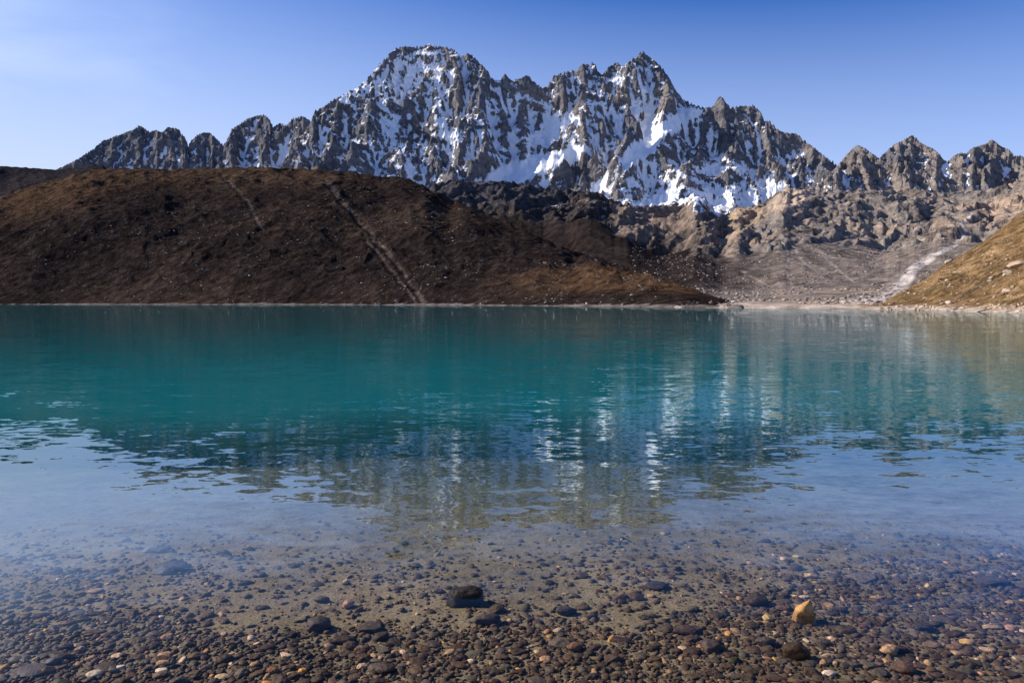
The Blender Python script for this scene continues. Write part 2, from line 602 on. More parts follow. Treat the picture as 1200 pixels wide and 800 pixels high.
GLACIER = [(690, 166), (668, 176), (640, 185), (605, 190), (572, 206), (556, 217), (600, 217), (640, 200), (665, 191), (693, 178)]
RAMP = [(745, 165), (800, 128), (826, 130), (800, 150), (765, 172), (735, 195), (705, 222), (688, 220), (722, 190)]
SNOWS = [
    (RAMP, 0.2),
    (GLACIER, 0.7),
    ([(655, 130), (620, 160), (600, 166), (640, 172), (668, 150), (690, 140)], 0.35),
    ([(440, 95), (450, 90), (455, 120), (475, 160), (490, 205), (475, 205), (450, 150)], 0.28),
    ([(505, 105), (515, 120), (530, 160), (545, 172), (520, 170), (508, 140)], 0.3),
    ([(745, 75), (765, 120), (770, 160), (755, 165), (745, 130)], 0.22),
    ([(775, 125), (830, 130), (800, 150), (770, 165)], 0.3),
    ([(730, 180), (760, 165), (745, 195), (700, 220), (690, 214)], 0.15),
    ([(800, 190), (880, 195), (870, 205), (810, 202)], 0.25),
    ([(880, 210), (905, 200), (930, 222), (850, 250), (800, 250), (740, 245), (760, 225), (840, 222)], 0.22),
    ([(395, 114), (440, 84), (445, 92), (400, 124)], 0.35),
    ([(440, 50), (545, 50), (550, 80), (510, 125), (450, 110)], 0.14),
    ([(330, 240), (330, 195), (420, 195), (520, 240)], -0.05),
    ([(800, 110), (900, 120), (1000, 215), (900, 200)], -0.06),
    ([(655, 190), (690, 172), (702, 190), (690, 225), (640, 225)], -0.25),
    ([(828, 130), (870, 130), (870, 185), (820, 185), (800, 165)], -0.12),
]
build_alp('mountain', 262, 1075, 1250, 1450, 1950, 2700, 3300, 560, SK_MAIN, 0.135, SPURS, 62, 250, 0.155, M_alp,
          snow_polys=SNOWS, seed=1, soft_polys=[GLACIER, RAMP])
build_alp('mountain', 15, 480, 620, 2000, 2500, 3000, 3500, 240, SK_LEFT, 0.15,
          [([(164, 148), (166, 170), (160, 195)], 40, 1.6), ([(197, 150), (200, 175), (205, 200)], 40, 1.6),
           ([(239, 156), (238, 180), (240, 205)], 40, 1.8), ([(305, 135), (308, 160), (312, 200)], 50, 1.6),
           ([(280, 147), (275, 175), (268, 200)], 50, 1.6)], 40, 170, -0.13, M_alp, seed=3, tanf=0.3,
          snow_polys=[([(258, 185), (275, 182), (300, 192), (330, 190), (330, 205), (265, 205)], 0.3),
                      ([(325, 160), (345, 150), (335, 190), (325, 195)], 0.35),
                      ([(280, 145), (312, 130), (306, 147), (282, 150)], 0.35),
                      ([(185, 172), (196, 165), (200, 195), (180, 200)], 0.15)])
build_alp('mountain', 895, 1300, 600, 1500, 1900, 2350, 2900, 280, SK_RIGHT, 0.14,
          [([(1006, 171), (1008, 195), (1015, 215)], 50, 1.5), ([(1069, 160), (1066, 185), (1060, 215)], 60, 1.4),
           ([(1088, 173), (1095, 200)], 40, 1.5), ([(1162, 165), (1158, 190), (1150, 215)], 60, 1.4),
           ([(1126, 181), (1122, 205)], 40, 1.5)], 36, 150, -0.16, M_alp, seed=6, tanf=0.8,
          snow_polys=[([(1105, 188), (1113, 190), (1113, 215), (1090, 225), (1095, 212)], 0.45),
                      ([(1130, 182), (1137, 180), (1136, 220), (1130, 220)], 0.45),
                      ([(1055, 200), (1066, 205), (1070, 222), (1060, 222)], 0.25),
                      ([(975, 190), (1003, 210), (985, 225)], 0.3), ([(1176, 190), (1184, 190), (1178, 220), (1172, 220)], 0.3)])

# ---- dark ridge far left
T = Terrain(-220, 175, 260, np.concatenate([np.linspace(1000, 1600, 90), np.linspace(1615, 2000, 20)]), SK_FAR)
fr = (T.YY - 1000) / 600
H = np.where(fr < 1, (CAM_H + T.tzr[None, :] * 1600) * np.clip(fr, 0, 1) ** 0.9, (CAM_H + T.tzr[None, :] * 1600) - (T.YY - 1600) * 0.5)
H = H + 14 * (ridged(T.X, T.YY * 0.7, 160, 5, 0.5, 120) - 0.45)
H = T.fit_skyline(H, 4)
nn = fbm(T.X, T.YY, 120, 4, 0.6, 121)
tint = mixc(np.broadcast_to(col3(0.026, 0.024, 0.027), T.X.shape + (3,)), col3(0.045, 0.036, 0.033), sstep(-0.3, 0.5, nn))
M_hill = terrain_mat('heath_and_scree', 0.9, 7, 1.0, speck=(1.7, (0.22, 0.18, 0.155), 0.5), contrast=0.75)
finish_terrain('distant_hill', T, T.X, T.YY, H, M_hill, tint)

# ---- brown moraine hill on the left
NC = 1150
Yl = np.concatenate([np.linspace(150, 480, 230, endpoint=False), np.linspace(480, 960, 330), np.linspace(975, 1300, 22)])
T = Terrain(-165, 915, NC, Yl, SK_HILL)
px = T.px_of()
Ys = shoreY(px)
Yc = np.interp(px, [-165, 0, 250, 470, 540, 600, 660, 740, 800, 915], [760, 780, 850, 800, 700, 590, 500, 400, 300, 220])
Yc = np.maximum(Yc, Ys + 30)
H = np.empty_like(T.X)
for j in range(NC):
    ht = CAM_H + T.tzr[j] * Yc[j]
    # toe at the water, benches, then the long slope and a rounded crest
    ky = [0, Ys[j] - 60, Ys[j] - 4, Ys[j] + 2, Ys[j] + 10, Ys[j] + 0.25 * (Yc[j] - Ys[j]), Ys[j] + 0.62 * (Yc[j] - Ys[j]), Yc[j] - 8, Yc[j] + 12]
    kz = [-8, -8, -0.8, 0.3, 0.9, 0.25 * ht, 0.66 * ht, 0.985 * ht, ht]
    z = np.interp(Yl, ky, kz)
    H[:, j] = np.where(Yl > Yc[j] + 12, ht - 0.28 * (Yl - Yc[j] - 12), z)
H = blur(H, 4)
up = sstep(1.5, 22, H)
wx = 40 * fbm(T.X, T.YY, 130, 3, 0.5, 130)
H = H + up * (11 * (fbm(T.X + wx, T.YY, 170, 5, 0.5, 131)) + 5.0 * (ridged(T.X * 1.2 - 0.45 * T.YY + wx, T.YY * 0.45 + T.X * 0.15, 80, 6, 0.5, 135) - 0.45)
              + 1.7 * fbm(T.X * 0.6, T.YY, 13, 5, 0.68, 136)
              + 3.2 * (ridged(T.X + 0.5 * T.YY, T.YY * 0.5, 38, 5, 0.55, 137) - 0.45)
              + 2.2 * facets(T.X + wx * 0.2, T.YY, 11, 138) * sstep(0.1, 0.35, fbm(T.X, T.YY, 70, 4, 0.6, 141)))
# shelf of brown turf low on the right with a rocky lip
shelf = sstep(560, 680, px)[None, :] * sstep(860, 800, px)[None, :] * sstep(3, 8, H) * sstep(26, 14, H)
H = H + shelf * 3.5 * (ridged(T.X, T.YY, 60, 4, 0.5, 139) - 0.3)
H = np.where(H > 0, H, H)
H = T.fit_skyline(H, 14, 3, 0.8, 1.25)
PX, PY = project(T.X, T.YY, H)
for trk, dp in (([(383, 215), (405, 240), (430, 268), (458, 300), (480, 330), (497, 356)], 3.0), ([(432, 282), (455, 312), (478, 340), (486, 356)], 1.8),
                ([(262, 205), (290, 235), (310, 270)], 2.0)):
    d = np.full(T.X.shape, 1e9)
    jx = PX + 7.0 * fbm(T.X, T.YY, 45, 5, 0.65, 150)
    for (a, b) in zip(trk[:-1], trk[1:]):
        L2 = (b[0] - a[0]) ** 2 + (b[1] - a[1]) ** 2
        u = np.clip(((jx - a[0]) * (b[0] - a[0]) + (PY - a[1]) * (b[1] - a[1])) / L2, 0, 1)
        d = np.minimum(d, np.hypot(jx - a[0] - u * (b[0] - a[0]), PY - a[1] - u * (b[1] - a[1])))
    H = H - 0.35 * dp * (sstep(5.5, 1.5, d) - 0.5 * sstep(9, 6, d) * sstep(4, 6, d)) * sstep(1.5, 8, H)
H = H - 12 * sstep(868, 892, px)[None, :]
PX, PY = project(T.X, T.YY, H)
N = grid_normals(T.X, T.YY, H)
n1 = fbm(T.X, T.YY, 120, 5, 0.6, 140)
n2 = fbm(T.X * 1.2 - 0.45 * T.YY, T.YY * 0.3, 40, 5, 0.6, 145)
tint = mixc(np.broadcast_to(col3(0.0205, 0.0152, 0.0138), T.X.shape + (3,)), col3(0.042, 0.0292, 0.0225), sstep(-0.15, 0.5, n1 + 0.3 * n2))
# sun on the crest and shoulders, painted as a lighter straw-brown over the heath
crest = sstep(0.80, 0.98, (H - CAM_H) / T.YY / T.tzr[None, :]) * sstep(520, 300, px)[None, :] * (0.55 + 0.45 * sstep(-0.2, 0.3, n2))
tint = mixc(tint, col3(0.115, 0.070, 0.040), crest * 0.55)
lobe = sstep(0.0, 1.0, np.exp(-(((PX - 60) / 110) ** 2) - ((PY - 245 + 0.25 * PX) / 22) ** 2) + 0.35 * n2)
tint = mixc(tint, col3(0.10, 0.058, 0.032), lobe * 0.5)
tint = mixc(tint, col3(0.10, 0.055, 0.028), shelf * sstep(-0.2, 0.3, n1) * 0.75)
# pale debris tracks running down the slope
for trk in ([(383, 215), (405, 240), (430, 268), (458, 300), (480, 330), (497, 356)], [(432, 282), (455, 312), (478, 340), (486, 356)],
            [(262, 205), (290, 235), (310, 270)]):
    wdt = (3.4 if trk[0][0] == 383 else 2.0) * (1 + 0.8 * fbm(T.X, T.YY, 35, 3, 0.6, 153))
    d = np.full(T.X.shape, 1e9)
    jx = PX + 7.0 * fbm(T.X, T.YY, 45, 5, 0.65, 150)
    for (a, b) in zip(trk[:-1], trk[1:]):
        L2 = (b[0] - a[0]) ** 2 + (b[1] - a[1]) ** 2
        u = np.clip(((jx - a[0]) * (b[0] - a[0]) + (PY - a[1]) * (b[1] - a[1])) / L2, 0, 1)
        d = np.minimum(d, np.hypot(jx - a[0] - u * (b[0] - a[0]), PY - a[1] - u * (b[1] - a[1])))
    m = sstep(wdt, wdt * 0.3, d) * (0.35 + 0.65 * sstep(-0.3, 0.3, fbm(T.X, T.YY, 12, 4, 0.7, 151)))
    tint = mixc(tint, col3(0.13, 0.105, 0.09), m * (0.35 + 0.65 * sstep(-0.4, 0.2, fbm(T.X, T.YY, 40, 4, 0.6, 152))) * 0.75)
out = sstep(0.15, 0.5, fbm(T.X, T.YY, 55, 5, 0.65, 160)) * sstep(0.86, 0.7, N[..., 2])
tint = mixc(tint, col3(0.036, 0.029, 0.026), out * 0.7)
beach = sstep(0.9, 0.4, H + 0.5 * perlin(T.X / 6, T.YY / 6, 161) + 0.7 * perlin(T.X / 40, T.YY / 40, 162)) * 0.8
tint = mixc(tint, col3(0.20, 0.165, 0.14), beach)
V_hill = finish_terrain('hill', T, T.X, T.YY, H, M_hill, tint.astype(np.float32))
T_hill = (T, H)

# ---- cliffs, slabs and scree fans on the right
NC = 1150
Yl = np.concatenate([np.linspace(120, 300, 90, endpoint=False), np.linspace(300, 640, 190, endpoint=False),
                     np.linspace(640, 1120, 330), np.linspace(1130, 1700, 40)])
T = Terrain(395, 1420, NC, Yl, SK_ROCK)
px = T.px_of()
Ys = shoreY(px) + np.interp(px, [395, 640, 790], [190, 150, 0])
Yc = np.interp(px, [395, 500, 640, 720, 800, 870, 930, 1050, 1200, 1420], [1080, 1060, 1060, 1000, 960, 900, 930, 960, 900, 760])
ftal = np.interp(px, [395, 520, 600, 690, 735, 780, 870, 950, 1020, 1100, 1420], [0.72, 0.74, 0.76, 0.80, 0.66, 0.44, 0.42, 0.45, 0.42, 0.55, 0.5])
H = np.empty_like(T.X)
TAL = np.empty_like(T.X)
for j in range(NC):
    tz = T.tzr[j]
    Yt = Ys[j] + 0.60 * (Yc[j] - Ys[j])
    ky = [0, Ys[j] - 60, Ys[j] - 3, Ys[j] + 4, Ys[j] + 90, Ys[j] + 230, Yt, Yt + 0.24 * (Yc[j] - Yt), Yt + 0.62 * (Yc[j] - Yt), Yc[j], Yc[j] + 60]
    kf = [0, 0, 0, 0, 0.03, 0.13 + 0.25 * max(0, ftal[j] - 0.5), ftal[j], ftal[j] + 0.42 * (1 - ftal[j]), ftal[j] + 0.82 * (1 - ftal[j]), 1.0, 0.97]
    kz = [CAM_H + f * tz * y for f, y in zip(kf, ky)]
    kz[0:4] = [-8, -8, -0.5, 0.7]
    kz[4] = max(kz[4], 1.6)
    z = np.interp(Yl, ky, kz)
    H[:, j] = np.where(Yl > Yc[j] + 60, kz[-1] - 0.05 * (Yl - Yc[j] - 60), z)
    TAL[:, j] = sstep(Yt + 10, Yt - 30, Yl)
H = blur(H, 4)
up = sstep(2.5, 16, H)
cl = (1 - TAL) * up
wx = 30 * fbm(T.X, T.YY, 110, 3, 0.5, 170)
wy = 30 * fbm(T.X, T.YY, 110, 3, 0.5, 171)
x2, y2 = T.X + wx, T.YY + wy
# rounded slabs cut by dark clefts
bil = np.abs(perlin((x2 - 0.6 * y2) / 95, (y2 + 0.5 * x2) / 48, 172)) * 1.5
bil2 = np.abs(perlin((x2 - 0.4 * y2) / 38, (y2 + 0.3 * x2) / 24, 173)) * 1.5
sa_, sb_ = (x2 + 1.5 * y2) / 1.8, (y2 - 1.5 * x2) / 1.8
H = H + cl * (9 * (ridged(sa_ / 3.0, sb_, 80, 4, 0.45, 176) - 0.45)
             + 14 * (ridged(x2, y2 * 0.6, 170, 4, 0.5, 175) - 0.45))
H = erode_fan(T, H, 2.8, 8, 0.12, 0.42, 1.7, -0.45, 16.0, 300, cl)[0]
# slabs rising to the right: broad treads, steep dark risers, cut across by joints
warp = 15 * fbm(T.X, T.YY, 150, 3, 0.45, 178) + 3 * fbm(T.X, T.YY, 26, 3, 0.55, 206)
cut = np.clip(fbm((T.X + 0.3 * T.YY) * 1.0, T.YY * 0.5, 60, 4, 0.55, 207) * 2.2 + 0.75, 0.3, 1)
for dip, per, k0, sd_ in ((-0.42, 26.0, 0.85, 1), (-0.22, 11.0, 0.75, 2), (0.35, 7.0, 0.5, 3)):
    q = (H + dip * T.X + warp * (1 if per > 20 else 0.7)) / per
    f = q % 1
    wk = k0 * (0.35 + 0.65 * sstep(-0.25, 0.2, fbm(T.X, T.YY, 75, 3, 0.5, 208 + sd_))) * (cut if per > 20 else 1)
    H = H + per * (sstep(0.45, 0.95, f) - f) * wk * cl
bx_, by_2 = sa_ + 5 * fbm(x2, y2, 24, 3, 0.5, 204), sb_ + 5 * fbm(x2, y2, 24, 3, 0.5, 205)
H = H + cl * (3.0 * facets(bx_ / 1.6, by_2, 26, 61) + 2.2 * facets(bx_ / 1.3, by_2 + 0.3 * bx_, 11, 62) + 1.2 * facets(bx_, by_2, 5, 63))
tal = TAL * up
fan = ridged(T.X * 1.3, T.YY * 0.25, 42, 4, 0.5, 180) - 0.45
H = H + tal * (2.6 * fan * np.interp(px, [700, 800], [0.0, 1])[None, :] + 5 * fbm(T.X, T.YY, 110, 4, 0.5, 182) + 0.3 * fbm(T.X, T.YY, 9, 4, 0.65, 183))
lw = sstep(760, 690, px)[None, :]
H = H + tal * lw * (5 * (ridged((T.X + T.YY) * 0.9, (T.X - T.YY) * 0.22, 46, 4, 0.5, 186) - 0.45) + 1.0 * fbm(T.X, T.YY, 7, 3, 0.6, 187))
H = T.fit_skyline(H, 8, 3, 0.75, 1.3)
# debris cones spilling from the gullies
FANS = []
PX, PY = project(T.X, T.YY, H)
for (apx, apy, k, sd_) in ((922, 274, 0.36, 195), (1000, 288, 0.38, 196), (1062, 288, 0.38, 194), (808, 290, 0.36, 193), (866, 298, 0.36, 192)):
    jj = int(np.argmin(np.abs(px - apx)))
    ii = int(np.argmin(np.abs(PY[:, jj] - apy) + 1e3 * (T.Y > 900)))
    ax_, ay_, az_ = T.X[ii, jj], T.Y[ii] - 6, H[ii, jj]
    rr = np.hypot(T.X - ax_, T.YY - ay_)
    cone = az_ - k * rr + 0.0006 * np.minimum(rr, 200) ** 2 + 1.2 * fbm(T.X, T.YY, 22, 4, 0.6, sd_)
    front_ = (T.YY < ay_ + 15)
    g = np.where(front_, sstep(-3, 3, cone - H), 0)
    H = np.where(front_, smax(H, cone, 5), H)
    FANS.append((ax_, ay_, rr, g, sd_))
TAL = np.maximum(TAL, np.max([f[3] for f in FANS], axis=0))
tal = np.maximum(tal, TAL * up)
cl = (1 - TAL) * up
Yd = T.YY - cl * (ridged(T.X - H * 0.4, H * 0.8 - 0.4 * T.X, 30, 4, 0.5, 185) - 0.45) * 5
H = np.where(T.YY > Ys[None, :] + 4, np.maximum(H, 0.35), H)
PX, PY = project(T.X, Yd, H)
N = grid_normals(T.X, Yd, H)
n1 = fbm(T.X, T.YY, 130, 5, 0.6, 190)
n2 = fbm(T.X, H * 1.4 + T.YY * 0.3, 40, 5, 0.6, 191)
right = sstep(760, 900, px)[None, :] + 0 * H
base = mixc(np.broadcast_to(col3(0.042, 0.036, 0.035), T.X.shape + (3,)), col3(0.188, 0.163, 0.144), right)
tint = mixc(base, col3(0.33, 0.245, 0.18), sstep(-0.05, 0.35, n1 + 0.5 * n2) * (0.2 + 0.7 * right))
tint = mixc(tint, col3(0.055, 0.051, 0.052), sstep(0.0, 0.4, fbm(sa_ / 2.0, sb_, 46, 5, 0.6, 203) + 0.15 * n2) * cl * 0.8)  # dark blotches painted in for the shade of the clefts
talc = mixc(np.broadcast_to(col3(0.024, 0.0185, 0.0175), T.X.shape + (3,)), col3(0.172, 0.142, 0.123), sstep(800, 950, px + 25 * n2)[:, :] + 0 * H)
streak = 0 * H
for (ax_, ay_, rr, g, sd_) in FANS:
    th = np.arctan2(T.X - ax_, ay_ - T.YY)
    streak = streak + g * fbm(th * 8, rr / 130, 1.0, 4, 0.6, sd_) * 1.5
talc = talc * (1 + 0.5 * lw * fbm((T.X + T.YY), (T.X - T.YY) * 0.15, 26, 4, 0.6, 188))[..., None]
talc = talc * np.clip(1.0 + 1.0 * streak + (1 - lw) * 0.25 * fbm(T.X * 1.5, T.YY * 0.3, 26, 4, 0.6, 200), 0.5, 1.8)[..., None]
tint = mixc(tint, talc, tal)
# shadowed cliff band back left of the valley, shade painted as dark grey
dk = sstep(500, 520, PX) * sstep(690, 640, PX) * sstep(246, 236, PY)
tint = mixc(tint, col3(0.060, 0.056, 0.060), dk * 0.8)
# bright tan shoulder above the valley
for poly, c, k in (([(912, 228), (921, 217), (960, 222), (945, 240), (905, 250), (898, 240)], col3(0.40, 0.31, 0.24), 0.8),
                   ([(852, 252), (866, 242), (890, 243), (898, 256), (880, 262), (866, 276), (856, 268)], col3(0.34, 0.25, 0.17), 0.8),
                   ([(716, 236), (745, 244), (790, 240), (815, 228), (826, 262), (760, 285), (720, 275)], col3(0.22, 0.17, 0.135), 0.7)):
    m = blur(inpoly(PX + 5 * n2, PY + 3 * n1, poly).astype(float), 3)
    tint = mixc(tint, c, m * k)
# braided pale gravel of the stream running down to the lake
for trk, w0, w1, c in (([(985, 360), (1030, 355), (1048, 342), (1060, 330), (1074, 312), (1092, 301)], 12, 6, col3(0.50, 0.45, 0.41)),
                    ([(1092, 301), (1118, 288), (1132, 272), (1128, 262), (1140, 250)], 3.5, 1.5, col3(0.42, 0.39, 0.37)),
                    ([(918, 278), (923, 300), (921, 318), (932, 340)], 2.2, 1.2, col3(0.33, 0.27, 0.235)),
                    ([(926, 286), (940, 305), (965, 325)], 2.4, 1.2, col3(0.40, 0.33, 0.29)),
                    ([(965, 300), (985, 318), (1000, 330)], 2.2, 1.2, col3(0.38, 0.31, 0.27)),
                    ([(770, 255), (785, 272), (800, 290)], 1.6, 1.2, col3(0.30, 0.25, 0.21)),
                    ([(870, 318), (900, 335), (930, 352)], 2.5, 1.5, col3(0.28, 0.225, 0.195))):
    best = np.full(T.X.shape, 1e9)
    jx = PX + 3.5 * fbm(T.X, T.YY, 24, 3, 0.6, 197)
    n = len(trk) - 1
    for i, (a, b) in enumerate(zip(trk[:-1], trk[1:])):
        L2 = (b[0] - a[0]) ** 2 + (b[1] - a[1]) ** 2
        u = np.clip(((jx - a[0]) * (b[0] - a[0]) + (PY - a[1]) * (b[1] - a[1])) / L2, 0, 1)
        wd = w0 + (w1 - w0) * (i + u) / n
        best = np.minimum(best, np.hypot(jx - a[0] - u * (b[0] - a[0]), PY - a[1] - u * (b[1] - a[1])) / wd)
    m = sstep(1.0, 0.45, best) * (0.5 + 0.5 * sstep(-0.4, 0.2, fbm(T.X, T.YY, 16, 4, 0.7, 198)))
    tint = mixc(tint, c, m * (0.95 if w0 > 3 else 0.55))
beach = sstep(2.2, 1.0, H + 0.4 * perlin(T.X / 6, T.YY / 6, 199))
tint = mixc(tint, col3(0.42, 0.34, 0.27), beach)
sn = np.full(T.X.shape, -0.5)
for poly, v in (([(632, 240), (660, 226), (700, 222), (716, 238), (712, 262), (690, 248), (668, 252)], 0.55),
                ([(716, 238), (745, 244), (775, 236), (800, 230), (800, 246), (760, 250), (735, 252)], 0.62),
                ([(795, 232), (816, 225), (834, 240), (852, 250), (846, 258), (828, 250), (810, 252)], 0.95),
                ([(885, 240), (900, 236), (912, 228), (900, 246)], 0.6)):
    m = blur(inpoly(PX + 7 * n2, PY + 4 * n1, poly).astype(float), 4)
    sn = sn + m * (v + 0.25 + 0.55 * (N[..., 2] - 0.7) + 0.35 * n2)
M_cliff = terrain_mat('slab_rock_and_scree', 1.0, 9, 0.6, snow=True, contrast=0.65)
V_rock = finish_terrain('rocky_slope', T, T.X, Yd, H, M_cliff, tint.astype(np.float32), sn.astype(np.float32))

# ---- straw-coloured grass slope near right
NC = 520
Yl = np.concatenate([np.linspace(45, 260, 420), np.linspace(264, 420, 20)])
T = Terrain(1005, 1560, NC, Yl, SK_GRASS)
px = T.px_of()
Ys = shoreY(px) + np.interp(px, [1005, 1060, 1560], [-6, 0, 0])
Yc = np.interp(px, [1005, 1030, 1100, 1200, 1400, 1560], [172, 182, 195, 215, 230, 240])
H = np.empty_like(T.X)
for j in range(NC):
    ht = CAM_H + T.tzr[j] * Yc[j]
    ky = [0, Ys[j] - 40, Ys[j] - 3, Ys[j] + 1, Ys[j] + 5, Yc[j] - 12, Yc[j] + 10]
    kz = [-7, -7, -0.5, 0.25, 0.7, max(0.8, 0.93 * ht), max(ht, 0.8)]
    z = np.interp(Yl, ky, kz)
    H[:, j] = np.where(Yl > Yc[j] + 10, kz[-1] - 0.18 * (Yl - Yc[j] - 10), z)
H = blur(H, 3)
up = sstep(0.8, 5, H)
H = H + up * (1.6 * fbm(T.X, T.YY, 40, 4, 0.5, 210) + 0.8 * (ridged(T.X * 1.3 - T.YY * 0.3, T.YY * 0.6, 16, 4, 0.5, 212) - 0.4)
              + 0.75 * np.abs(fbm(T.X, T.YY, 3.2, 4, 0.7, 213)) + 0.35 * fbm(T.X, T.YY, 1.2, 2, 0.6, 216))
H = H + (1 - up) * (H > -0.4) * 0.35 * np.abs(fbm(T.X, T.YY, 2.2, 3, 0.7, 214))
H = T.fit_skyline(H, 8, 2, 0.85, 1.2)
H = np.where(T.YY > Ys[None, :] + 2, np.maximum(H, 0.25), H)
PX, PY = project(T.X, T.YY, H)
n1 = fbm(T.X, T.YY, 26, 5, 0.6, 220)
n2 = fbm(T.X - 0.6 * T.YY, T.YY * 0.4 + 0.3 * T.X, 9, 5, 0.65, 221)
tint = mixc(np.broadcast_to(col3(0.165, 0.103, 0.050), T.X.shape + (3,)), col3(0.27, 0.175, 0.088), sstep(-0.2, 0.5, n1))
tint = mixc(tint, col3(0.115, 0.078, 0.036), sstep(-0.05, 0.35, n2) * 0.8)
tint = mixc(tint, col3(0.16, 0.075, 0.035), sstep(0.3, 0.6, fbm(T.X, T.YY, 12, 4, 0.6, 224)) * 0.6)
for a, b, w in (((1190, 310), (1125, 350), 1.8), ((1165, 318), (1120, 352), 1.2)):
    L2 = (b[0] - a[0]) ** 2 + (b[1] - a[1]) ** 2
    jx = PX + 4 * n1
    u = np.clip(((jx - a[0]) * (b[0] - a[0]) + (PY - a[1]) * (b[1] - a[1])) / L2, 0, 1)
    d = np.hypot(jx - a[0] - u * (b[0] - a[0]), PY - a[1] - u * (b[1] - a[1]))
    tint = mixc(tint, col3(0.07, 0.05, 0.035), sstep(w, w * 0.4, d) * 0.8)
beach = sstep(1.3, 0.5, H + 0.3 * perlin(T.X / 3, T.YY / 3, 226))
tint = mixc(tint, col3(0.42, 0.33, 0.25), beach)
M_grass = terrain_mat('dry_grass', 0.35, 2.2, 1.0, contrast=0.75)
V_grass = finish_terrain('grassy_slope', T, T.X, T.YY, H, M_grass, tint.astype(np.float32))

# ------------------------------------------------------------------ ground (lake bed and shore in one sheet)
gy = np.concatenate([np.linspace(-200, 0, 24, endpoint=False), np.linspace(0, 2.2, 20, endpoint=False), np.linspace(2.2, 10, 330, endpoint=False),
                     np.linspace(10, 24, 70, endpoint=False), np.linspace(24, 120, 40, endpoint=False), np.geomspace(120, 9000, 30)])
gu = np.concatenate([np.linspace(-1, -0.12, 60, endpoint=False) , np.linspace(-0.12, 0.12, 520), np.linspace(0.12, 1, 61)[1:]])
gx = np.sign(gu) * np.where(np.abs(gu) <= 0.12, np.abs(gu) * 75, 9 + (np.abs(gu) - 0.12) ** 2.2 * 9500)
GX, GY_ = np.meshgrid(gx, gy)
GZ = bed(GX, GY_)
t = NT('lake_bed_silt')
P = t.pos()
nA = t.noise(P, 1.3, 6, 0.6, 0.4).outputs[0]
nB = t.noise(P, 9, 6, 0.68).outputs[0]
nC = t.noise(t.mapping(P, (1, 1.6, 1)), 42, 5, 0.7).outputs[0]
vor = t.add('ShaderNodeTexVoronoi', {'Vector': P, 'Scale': 46.0, 'Randomness': 1.0})
col = t.mix(t.rng(nA, 0.3, 0.7), (0.165, 0.135, 0.080), (0.250, 0.205, 0.130))
col = t.mix(t.rng(nB, 0.5, 0.66, 0, 0.75), col, (0.066, 0.048, 0.032))
col = t.mix(t.rng(nC, 0.54, 0.7, 0, 0.7), col, (0.34, 0.265, 0.185))
col = t.mix(t.rng(nC, 0.46, 0.34, 0, 0.6), col, (0.06, 0.05, 0.04))
grit = t.math('MULTIPLY', t.rng(vor.outputs['Distance'], 0.2, 0.38, 1, 0), t.rng(nB, 0.46, 0.55))
hue = t.add('ShaderNodeSeparateColor', {0: vor.outputs['Color']}).outputs[0]
gc = t.mix(hue, (0.05, 0.04, 0.036), (0.20, 0.15, 0.11))
col = t.mix(t.math('MULTIPLY', grit, 0.8), col, gc)
hgt = t.math('ADD', t.math('MULTIPLY', nB, 0.03), t.math('ADD', t.math('MULTIPLY', nC, 0.008), t.math('MULTIPLY', grit, 0.008)))
bp = t.add('ShaderNodeBump', {'Height': hgt, 'Distance': 1.0, 'Strength': 0.9})
M_bed = t.out(t.add('ShaderNodeBsdfPrincipled', {'Base Color': col, 'Roughness': 0.8, 'Normal': bp.outputs[0], 'Specular IOR Level': 0.05}).outputs[0])
structure(link_mesh('ground', np.stack([GX, GY_, GZ], -1).reshape(-1, 3), grid_faces(*GX.shape), M_bed))

# ------------------------------------------------------------------ water
wy_ = np.concatenate([np.linspace(1.0, 10, 120, endpoint=False), np.linspace(10, 30, 60, endpoint=False), np.geomspace(30, 900, 40)])
wu = np.linspace(-1, 1, 161)
wx_ = np.sign(wu) * (np.abs(wu) * 12 + np.abs(wu) ** 4 * 1400)
WX, WY = np.meshgrid(wx_, wy_)
dep = np.clip(-bed(WX, WY), 0, 9)
t = NT('glacial_lake_water')
P = t.pos()


def slope_noise(scale, stretch, ax, ay, rot=0.0, detail=2):
    v = t.mapping(P, (scale * stretch, scale, scale), (0, 0, rot))
    c = t.add('ShaderNodeSeparateColor', {0: t.noise(v, 1.0, detail, 0.5, 0.25).outputs[1]})
    return (t.math('MULTIPLY', t.math('SUBTRACT', c.outputs[0], 0.5), ax),
            t.math('MULTIPLY', t.math('SUBTRACT', c.outputs[1], 0.5), ay))


S = [slope_noise(0.8, 0.5, 0.012, 0.038, 0.10), slope_noise(2.4, 0.5, 0.016, 0.060, -0.16), slope_noise(7.0, 0.45, 0.03, 0.105, 0.05), slope_noise(17.0, 0.45, 0.025, 0.060, -0.1),
     slope_noise(0.09, 0.6, 0.004, 0.012, 0.2)]
patch = t.rng(t.noise(t.mapping(P, (0.03, 0.11, 1)), 1.0, 3, 0.5).outputs[0], 0.3, 0.7, 0.5, 1.45)
sx = S[0][0]
sy = S[0][1]
for a, b in S[1:]:
    sx, sy = t.math('ADD', sx, a), t.math('ADD', sy, b)
sx, sy = t.math('MULTIPLY', sx, patch), t.math('MULTIPLY', sy, patch)
nrm = t.add('ShaderNodeVectorMath', {0: t.add('ShaderNodeCombineXYZ', {0: sx, 1: sy, 2: 1.0}).outputs[0]}, operation='NORMALIZE').outputs[0]
inc = t.add('ShaderNodeNewGeometry').outputs['Incoming']
cosi = t.math('ABSOLUTE', t.add('ShaderNodeVectorMath', {0: inc, 1: nrm}, operation='DOT_PRODUCT').outputs['Value'])
